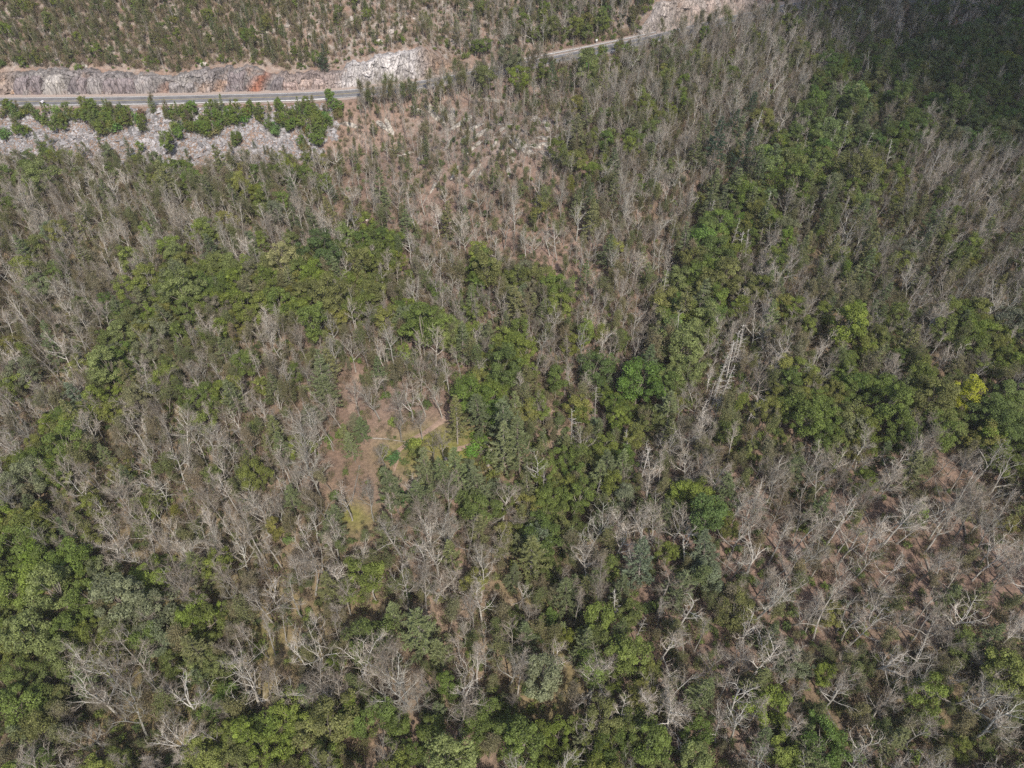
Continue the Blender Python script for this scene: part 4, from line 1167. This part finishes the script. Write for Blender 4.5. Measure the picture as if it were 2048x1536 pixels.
LAND = [("the bright yellow tree", 1945, 790), ("the round lime-green tree", 1697, 650), ("the cream-tipped tree", 560, 520), ("the dirt trail", 815, 890), ("the pale stone pile", 970, 897), ("the twin dark pines", 1450, 300), ("the white snag cluster", 1650, 265),
        ("the tall creek-side snags", 1440, 740), ("the orange rock stain", 510, 180), ("the rock ledges", 930, 255), ("the talus tongue", 545, 270), ("the lower left corner", 20, 1516), ("the lower right corner", 2028, 1516), ("the bottom edge's middle", 1024, 1530),
        ("the left edge's middle", 10, 740), ("the right edge's middle", 2040, 560), ("the picture's middle", 1024, 768), ("the brown clearing", 1890, 1080), ("the silvery tree over the gap", 1090, 1355), ("the lone deep green tree", 1415, 1030), ("the lime sapling", 815, 607),
        ("the lone rounded green tree", 413, 797), ("the lower left pale tree", 100, 1180), ("the lone pale green tree", 395, 1330), ("the road bend", 1150, 100), ("the upper right corner", 2040, 10), ("the lone slope pine", 770, 418), ("the left-hand edge pine", 165, 808), ("the white broken rock", 760, 150), ("the big bare oak", 800, 1352),
        ("the bare stand", 600, 1060), ("the lower right thicket", 1600, 1330), ("the dark upper stand", 1800, 200), ("the long rock face", 250, 175), ("the bare hollow", 1270, 680)]
LAND = [l for l in LAND if l[0] not in ("the bare stand", "the lower right thicket", "the bare hollow", "the dark upper stand")] + [("the silvery edge tree", 50, 958), ("the large dark round tree", 1000, 730)]
SECT = ["to the right", "to the lower right", "below", "to the lower left", "to the left", "to the upper left", "above", "to the upper right"]
ORD = ["nearest", "second", "third", "fourth", "fifth", "sixth", "seventh", "eighth", "ninth", "tenth", "eleventh", "twelfth", "thirteenth", "fourteenth", "fifteenth", "sixteenth", "seventeenth", "eighteenth", "nineteenth", "twentieth"] + ["twenty-" + w for w in ("first", "second", "third", "fourth", "fifth", "sixth", "seventh", "eighth", "ninth")] + ["thirtieth"] + ["thirty-" + w for w in ("first", "second", "third", "fourth", "fifth", "sixth", "seventh", "eighth", "ninth")]
DESC = dict(bare_tree="bare grey tree", slender_bare_tree="slim bare tree", thin_leafed_tree="sparse olive-leaved tree", leafy_tree="green leafy tree", pine_tree="dark green pine", young_conifer="olive young conifer", dead_snag="white dead snag", green_shrub="green shrub")
CATS = dict(bare_tree="tree", slender_bare_tree="tree", thin_leafed_tree="tree", leafy_tree="tree", pine_tree="pine", young_conifer="conifer", dead_snag="snag", green_shrub="shrub")
GROUPS = dict(bare_tree="bare grey trees of the wood", slender_bare_tree="slim bare trees of the wood", thin_leafed_tree="sparsely leaved trees of the wood", leafy_tree="green leafy trees of the wood", pine_tree="pines of the wood", young_conifer="young conifers of the wood", dead_snag="white dead snags", green_shrub="green shrubs below the road and by the trail")

def colour_word(t):
    if t[0] > 0.28: return "yellow"
    if t[1] > 0.165 and t[2] < 0.035: return "lime"
    if t[2] > 0.092 and t[0] > 0.12: return "silvery"
    return ""

def assign_labels(items, kind):
    cells = {}
    for it in items:
        d = [math.hypot(it["px"] - l[1], it["py"] - l[2]) for l in LAND]
        k = int(np.argmin(d))
        a = math.atan2(it["py"] - LAND[k][2], it["px"] - LAND[k][1])
        s = int(round(a / (math.pi / 4))) % 8
        cells.setdefault((k, s), []).append((d[k], it))
    for (k, s), lst in cells.items():
        lst.sort(key=lambda p: p[0])
        for r, (_, it) in enumerate(lst):
            if it["label"]: continue
            w = colour_word(it["tint"]) if kind in ("leafy_tree", "thin_leafed_tree") else ""
            base = (w + " " if w else "") + (DESC[kind].replace("green ", "") if w and kind == "leafy_tree" else DESC[kind])
            o = ORD[min(r, len(ORD) - 1)]
            nm = LAND[k][0]
            it["label"] = f"{o} {base} {SECT[s]} {'of ' if s not in (2, 6) else ''}{nm}"

used = set()
def make_thing(it):
    kind = it["kind"]; href, parts, _ = KINDS[kind][it["var"]]
    r = bpy.data.objects.new(kind, None); COL.objects.link(r)
    r.empty_display_size = 0.5
    s = it["h"] / href
    r.location = (it["x"], it["y"], it["z"]); r.rotation_euler = (it["tx"], it["ty"], it["rz"]); r.scale = (s * it["sxy"], s * it["sxy"], s)
    tag(r, it["label"], CATS[kind], GROUPS[kind])
    for nm, me in parts:
        o = bpy.data.objects.new(nm, me); COL.objects.link(o); o.parent = r
        o["tint"] = it["tint"]; o["bark"] = it["bark"]

def scatter_nodes(coll):
    ng = bpy.data.node_groups.new("scatter", 'GeometryNodeTree')
    ng.interface.new_socket("Geometry", in_out='INPUT', socket_type='NodeSocketGeometry')
    ng.interface.new_socket("Geometry", in_out='OUTPUT', socket_type='NodeSocketGeometry')
    gi = ng.nodes.new("NodeGroupInput"); go = ng.nodes.new("NodeGroupOutput")
    ci = ng.nodes.new("GeometryNodeCollectionInfo"); ci.inputs[0].default_value = coll
    ci.inputs["Separate Children"].default_value = True; ci.inputs["Reset Children"].default_value = True
    ip = ng.nodes.new("GeometryNodeInstanceOnPoints"); ip.inputs["Pick Instance"].default_value = True
    def na(name, typ):
        n = ng.nodes.new("GeometryNodeInputNamedAttribute"); n.data_type = typ; n.inputs["Name"].default_value = name
        return [o for o in n.outputs if o.enabled][0]
    e2r = ng.nodes.new("FunctionNodeEulerToRotation")
    ng.links.new(na("rot", 'FLOAT_VECTOR'), e2r.inputs[0])
    ng.links.new(gi.outputs[0], ip.inputs["Points"]); ng.links.new(ci.outputs[0], ip.inputs["Instance"])
    ng.links.new(na("idx", 'INT'), ip.inputs["Instance Index"]); ng.links.new(e2r.outputs[0], ip.inputs["Rotation"])
    ng.links.new(na("scl", 'FLOAT_VECTOR'), ip.inputs["Scale"]); ng.links.new(ip.outputs[0], go.inputs[0])
    return ng

def make_mass(name, items, label):
    if not items: return
    kinds = sorted({it["kind"] for it in items})
    coll = bpy.data.collections.new(name + "_sources"); base = {}; n = 0
    for kd in kinds:
        base[kd] = n
        for v, (href, _, me) in enumerate(KINDS[kd]):
            o = bpy.data.objects.new(f"source_{n:03d}", me); coll.objects.link(o); n += 1
    me = bpy.data.meshes.new(name); me.vertices.add(len(items))
    me.vertices.foreach_set("co", np.array([(i["x"], i["y"], i["z"]) for i in items], np.float32).ravel())
    def attr(nm, typ, data, key="vector"):
        a = me.attributes.new(nm, typ, 'POINT'); a.data.foreach_set(key, data)
    attr("idx", 'INT', np.array([base[i["kind"]] + i["var"] for i in items], np.int32), "value")
    attr("rot", 'FLOAT_VECTOR', np.array([(i["tx"], i["ty"], i["rz"]) for i in items], np.float32).ravel())
    sc = [i["h"] / KINDS[i["kind"]][i["var"]][0] for i in items]
    attr("scl", 'FLOAT_VECTOR', np.array([(s * i["sxy"], s * i["sxy"], s) for s, i in zip(sc, items)], np.float32).ravel())
    attr("tint", 'FLOAT_VECTOR', np.array([i["tint"] for i in items], np.float32).ravel())
    attr("bark", 'FLOAT_VECTOR', np.array([i["bark"] for i in items], np.float32).ravel())
    o = bpy.data.objects.new(name, me); COL.objects.link(o)
    md = o.modifiers.new("scatter", 'NODES'); md.node_group = scatter_nodes(coll)
    tag(o, label, kind="stuff")

MASS = {}
for kind in DESC:
    mine = [it for it in ITEMS if it["kind"] == kind]
    vis = sorted([it for it in mine if it["view"]], key=lambda i: (not i["hand"], -i["size"]))
    solo, rest = vis[:(130 if kind == "green_shrub" else 295)], vis[295:] + [it for it in mine if not it["view"]]
    assign_labels(solo, kind)
    for it in solo: make_thing(it)
    MASS[kind] = rest
make_mass("bare_forest", MASS["bare_tree"] + MASS["slender_bare_tree"], "mass of smaller bare grey trees filling the woods")
make_mass("leafy_forest", MASS["leafy_tree"] + MASS["thin_leafed_tree"], "mass of smaller leafy trees filling the woods")
make_mass("pine_forest", MASS["pine_tree"] + MASS["young_conifer"] + MASS["dead_snag"] + MASS["green_shrub"], "mass of small conifers and scrub on the far slopes")
make_mass("undergrowth", UNDER, "brown and green undergrowth of saplings and low shrubs")

# ------------------------------------------------------------------ ledges and boulders
def rock_thing(name, meshes, px, py, L, rz, tint, label, group, rng, sink=0.25):
    x, y = unproject(px, py)
    if -7.0 < dz(x, y) < 11: return
    o = bpy.data.objects.new(name, meshes[int(rng.integers(len(meshes)))]); COL.objects.link(o)
    e = 1.5
    n = Vector((-(hz(x + e, y) - hz(x - e, y)) / (2 * e), -(hz(x, y + e) - hz(x, y - e)) / (2 * e), 1)).normalized()
    q = n.to_track_quat('Z', 'Y')
    from mathutils import Quaternion
    o.rotation_mode = 'QUATERNION'; o.rotation_quaternion = q @ Quaternion((0, 0, 1), rz)
    o.scale = (L, L, L * rng.uniform(.8, 1.2)); o.location = (x, y, float(hz(x, y)) + 0.06 * L)
    o["tint"] = tint
    rocks.append((o, px, py, name)); return o
rocks = []
rr = np.random.default_rng(31)
LED = [(867, 227, 4.5), (890, 229, 4.0), (904, 239, 4.5), (921, 249, 4.5), (938, 261, 4.0), (955, 273, 4.2), (767, 255, 3.2), (781, 258, 3.0), (986, 202, 3.5), (1007, 251, 2.6), (1000, 263, 2.8), (1061, 236, 4.5), (1075, 241, 3.8), (1092, 253, 3.6), (1113, 253, 3.0), (1130, 243, 3.0), (1106, 280, 4.0), (1126, 270, 3.6),
       (1147, 273, 3.8), (1160, 284, 3.2), (1140, 297, 3.0), (1024, 284, 4.0), (1041, 290, 4.2), (1054, 301, 4.0), (1063, 294, 3.0), (1102, 301, 3.0), (1109, 318, 4.2), (897, 290, 3.2), (952, 294, 3.0), (791, 304, 3.6), (805, 311, 3.0), (849, 308, 2.8), (908, 349, 2.6), (949, 345, 2.6), (959, 352, 2.4), (867, 376, 2.2), (699, 253, 3.0), (1017, 342, 2.6), (1024, 314, 3.0), (885, 245, 3.0), (930, 275, 2.6), (1085, 290, 2.6), (835, 222, 2.6), (990, 290, 2.4), (1180, 290, 2.2)]
for px, py, L in LED:
    t = rr.uniform(.85, 1.15)
    rock_thing("rock_ledge", ledges, px, py, L * 0.9, -0.95 + rr.normal(0, .25), (0.37 * t, 0.345 * t, 0.30 * t), None, None, rr)
BOU = [(648, 14, 2.6), (689, 51, 2.4), (703, 41, 2.0), (785, 65, 2.4), (805, 58, 2.0), (737, 39, 2.4), (352, 34, 2.2), (386, 26, 1.8), (423, 34, 2.2), (239, 87, 2.0), (314, 89, 2.4), (317, 103, 2.6), (92, 109, 1.8), (407, 130, 2.4), (417, 144, 2.2), (550, 65, 2.2), (622, 75, 2.2), (535, 70, 1.8), (27, 665, 1.4), (51, 653, 1.2), (7, 629, 1.3), (73, 673, 1.1), (20, 640, 1.0),
       (962, 895, .8), (972, 897, 1.0), (980, 899, .8), (968, 903, .7), (986, 897, .6), (976, 892, .6), (880, 925, .9), (885, 932, .8), (874, 935, .7), (892, 920, .6), (975, 932, .8), (980, 940, .7), (970, 942, .6), (905, 914, .5), (170, 135, 2.0), (165, 128, 1.4), (575, 55, 1.8), (600, 110, 1.8), (720, 70, 2.2), (760, 85, 2.0), (830, 40, 2.0), (560, 300, 1.2), (1490, 215, 1.2), (660, 400, 1.4), (650, 425, 1.2), (880, 430, 1.6), (900, 445, 1.4), (870, 455, 1.2), (735, 440, 1.0), (715, 440, 1.0)]
for px, py, L in BOU:
    t = rr.uniform(.85, 1.2)
    rock_thing("boulder", boulders, px, py, L * .7, rr.uniform(0, 6.28), (0.44 * t, 0.40 * t, 0.36 * t), None, None, rr)
def log_mesh(seed):
    rng = np.random.default_rng(seed); a = Acc(); L = rng.uniform(6, 11)
    P = walk(rng, (0, 0, .18), (1, rng.normal(0, .05), 0.0), L, 9, .03, 0.0); P[:, 2] = .16
    tube(a, P, np.linspace(.2, .06, 9), 6)
    for _ in range(7):
        i = int(rng.integers(3, 9)); B = walk(rng, P[i], (rng.uniform(.3, .8), rng.normal(0, .7), abs(rng.normal(0, .4))), rng.uniform(.8, 2.2), 4, .15, 0)
        tube(a, B, [.05, .04, .03, .015], 3)
    return a.build("fallen_log", MATS_B)
logs = [log_mesh(300 + k) for k in range(6)]
for px, py in [(745, 880), (720, 935), (668, 905), (640, 960), (1760, 1080), (1800, 1050), (1850, 1120), (1700, 1060), (1930, 1080), (1980, 1120), (1880, 1030), (1620, 1110), (560, 900), (500, 960), (620, 1180), (700, 1260), (1250, 1080), (1180, 1130), (960, 350), (1050, 400), (880, 400), (1010, 480), (1480, 1220), (1560, 1400), (1760, 1420), (300, 640), (200, 560)]:
    x, y = unproject(px, py)
    o = bpy.data.objects.new("fallen_log", logs[int(rr.integers(6))]); COL.objects.link(o)
    az = rr.uniform(0, 6.28); e = 3.0
    sl = math.atan2(float(hz(x + e * math.cos(az), y + e * math.sin(az)) - hz(x, y)), e)
    o.location = (x, y, float(hz(x, y)) + .05); o.rotation_euler = (0, -sl, az)
    k = rr.uniform(.7, 1.1); o["tint"] = (.1, .1, .1); o["bark"] = (.30 * k, .27 * k, .235 * k)
    rocks.append((o, px, py, "fallen_log"))
for nm, desc in (("fallen_log", "fallen grey log lying"), ("rock_ledge", "pale grey rock ledge"), ("boulder", "pale boulder")):
    cells = {}
    for o, px, py, k in rocks:
        if k != nm: continue
        d = [math.hypot(px - l[1], py - l[2]) for l in LAND]; a = int(np.argmin(d))
        s = int(round(math.atan2(py - LAND[a][2], px - LAND[a][1]) / (math.pi / 4))) % 8
        cells.setdefault((a, s), []).append((d[a], o))
    for (a, s), l in cells.items():
        l.sort(key=lambda p: p[0])
        for r, (_, o) in enumerate(l):
            tag(o, f"{ORD[r]} {desc} {SECT[s]} {'of ' if s not in (2, 6) else ''}{LAND[a][0] if LAND[a][0] != 'the rock ledges' else 'the ridge crest'}", "log" if nm == "fallen_log" else "rock", {"rock_ledge": "rock ledges of the brown knoll", "fallen_log": "fallen logs on the forest floor"}.get(nm, "pale boulders of the slopes"))

# ------------------------------------------------------------------ haze
def haze():
    lo, hi, z0, z1 = -9000.0, 9000.0, -60.0, 122.0
    v = [(lo, lo, z0), (hi, lo, z0), (hi, hi, z0), (lo, hi, z0), (lo, lo, z1), (hi, lo, z1), (hi, hi, z1), (lo, hi, z1)]
    ac = Acc(); ac.add(v, [(0, 3, 2, 1), (4, 5, 6, 7), (0, 1, 5, 4), (1, 2, 6, 5), (2, 3, 7, 6), (3, 0, 4, 7)])
    m = bpy.data.materials.new("haze_air"); m.use_nodes = True; nt = m.node_tree
    for nn in list(nt.nodes): nt.nodes.remove(nn)
    out = nt.nodes.new("ShaderNodeOutputMaterial"); pv = nt.nodes.new("ShaderNodeVolumePrincipled")
    pv.inputs["Color"].default_value = (0.95, 0.97, 1.0, 1); pv.inputs["Density"].default_value = HAZE
    nt.links.new(pv.outputs[0], out.inputs["Volume"])
    o = bpy.data.objects.new("haze", ac.build("haze", [m])); COL.objects.link(o)
    tag(o, "thin pale summer haze hanging over the whole valley", kind="stuff")
HAZE = 0.00011
haze()

# ------------------------------------------------------------------ drifting cloud that shades the upper right
def cloud():
    Hc = 420.0
    off = np.array([SV.x / SV.z * Hc, SV.y / SV.z * Hc])
    n = 90
    u = np.linspace(-1, 1, n); U, W = np.meshgrid(u, u)
    cx, cy, rx, ry = 365 + off[0], 395 + off[1], 420, 420
    wx = U + 0.25 * (fbm(U * 2.2 + 3, W * 2.2, 3) - 0.5); wy = W + 0.25 * (fbm(U * 2.2 - 7, W * 2.2 + 5, 3) - 0.5)
    r2 = wx ** 2 + wy ** 2
    core = np.clip(1 - r2 / 0.44, 0, 1) ** 0.8; veil = np.clip(1 - r2, 0, 1) ** 0.8
    th = 90 * core * (0.7 + 0.6 * fbm(U * 7, W * 7, 4)) + 5.5 * veil * (0.55 + 0.9 * fbm(U * 6 + 9, W * 6, 4))
    edge = (np.maximum(np.abs(U), np.abs(W)) > 0.985)
    th[edge] = 0
    Xc, Yc = cx + U * rx, cy + W * ry
    top = np.stack([Xc, Yc, Hc + th * 0.75 + 0.02], -1).reshape(-1, 3); bot = np.stack([Xc, Yc, Hc - th * 0.25 - 0.02], -1).reshape(-1, 3)
    i = np.arange(n - 1)[:, None] * n; j = np.arange(n - 1)[None]
    qt = np.stack([i + j, i + j + 1, i + n + j + 1, i + n + j], -1).reshape(-1, 4)
    qb = qt[:, ::-1] + n * n
    rim = np.concatenate([np.arange(n), np.arange(1, n) * n + n - 1, (n - 1) * n + np.arange(n - 2, -1, -1), np.arange(n - 2, 0, -1) * n])
    r2_ = np.roll(rim, -1)
    qs = np.stack([rim + n * n, r2_ + n * n, r2_, rim], -1)
    ac = Acc(); ac.add(np.vstack([top, bot]), np.vstack([qt, qb, qs]))
    m = bpy.data.materials.new("cloud_vapour"); m.use_nodes = True; nt = m.node_tree
    for nn in list(nt.nodes): nt.nodes.remove(nn)
    out = nt.nodes.new("ShaderNodeOutputMaterial"); pv = nt.nodes.new("ShaderNodeVolumePrincipled")
    pv.inputs["Color"].default_value = (0.98, 0.98, 0.98, 1); pv.inputs["Density"].default_value = 0.07
    pv.inputs["Anisotropy"].default_value = 0.6
    nt.links.new(pv.outputs[0], out.inputs["Volume"])
    o = bpy.data.objects.new("cloud", ac.build("cloud", [m], True)); COL.objects.link(o)
    tag(o, "drifting cloud overhead that shades the upper right of the wood", kind="stuff")
cloud()
print("TREES", len(ITEMS), "UNDER", len(UNDER), {k: sum(1 for i in ITEMS if i["kind"] == k) for k in DESC})
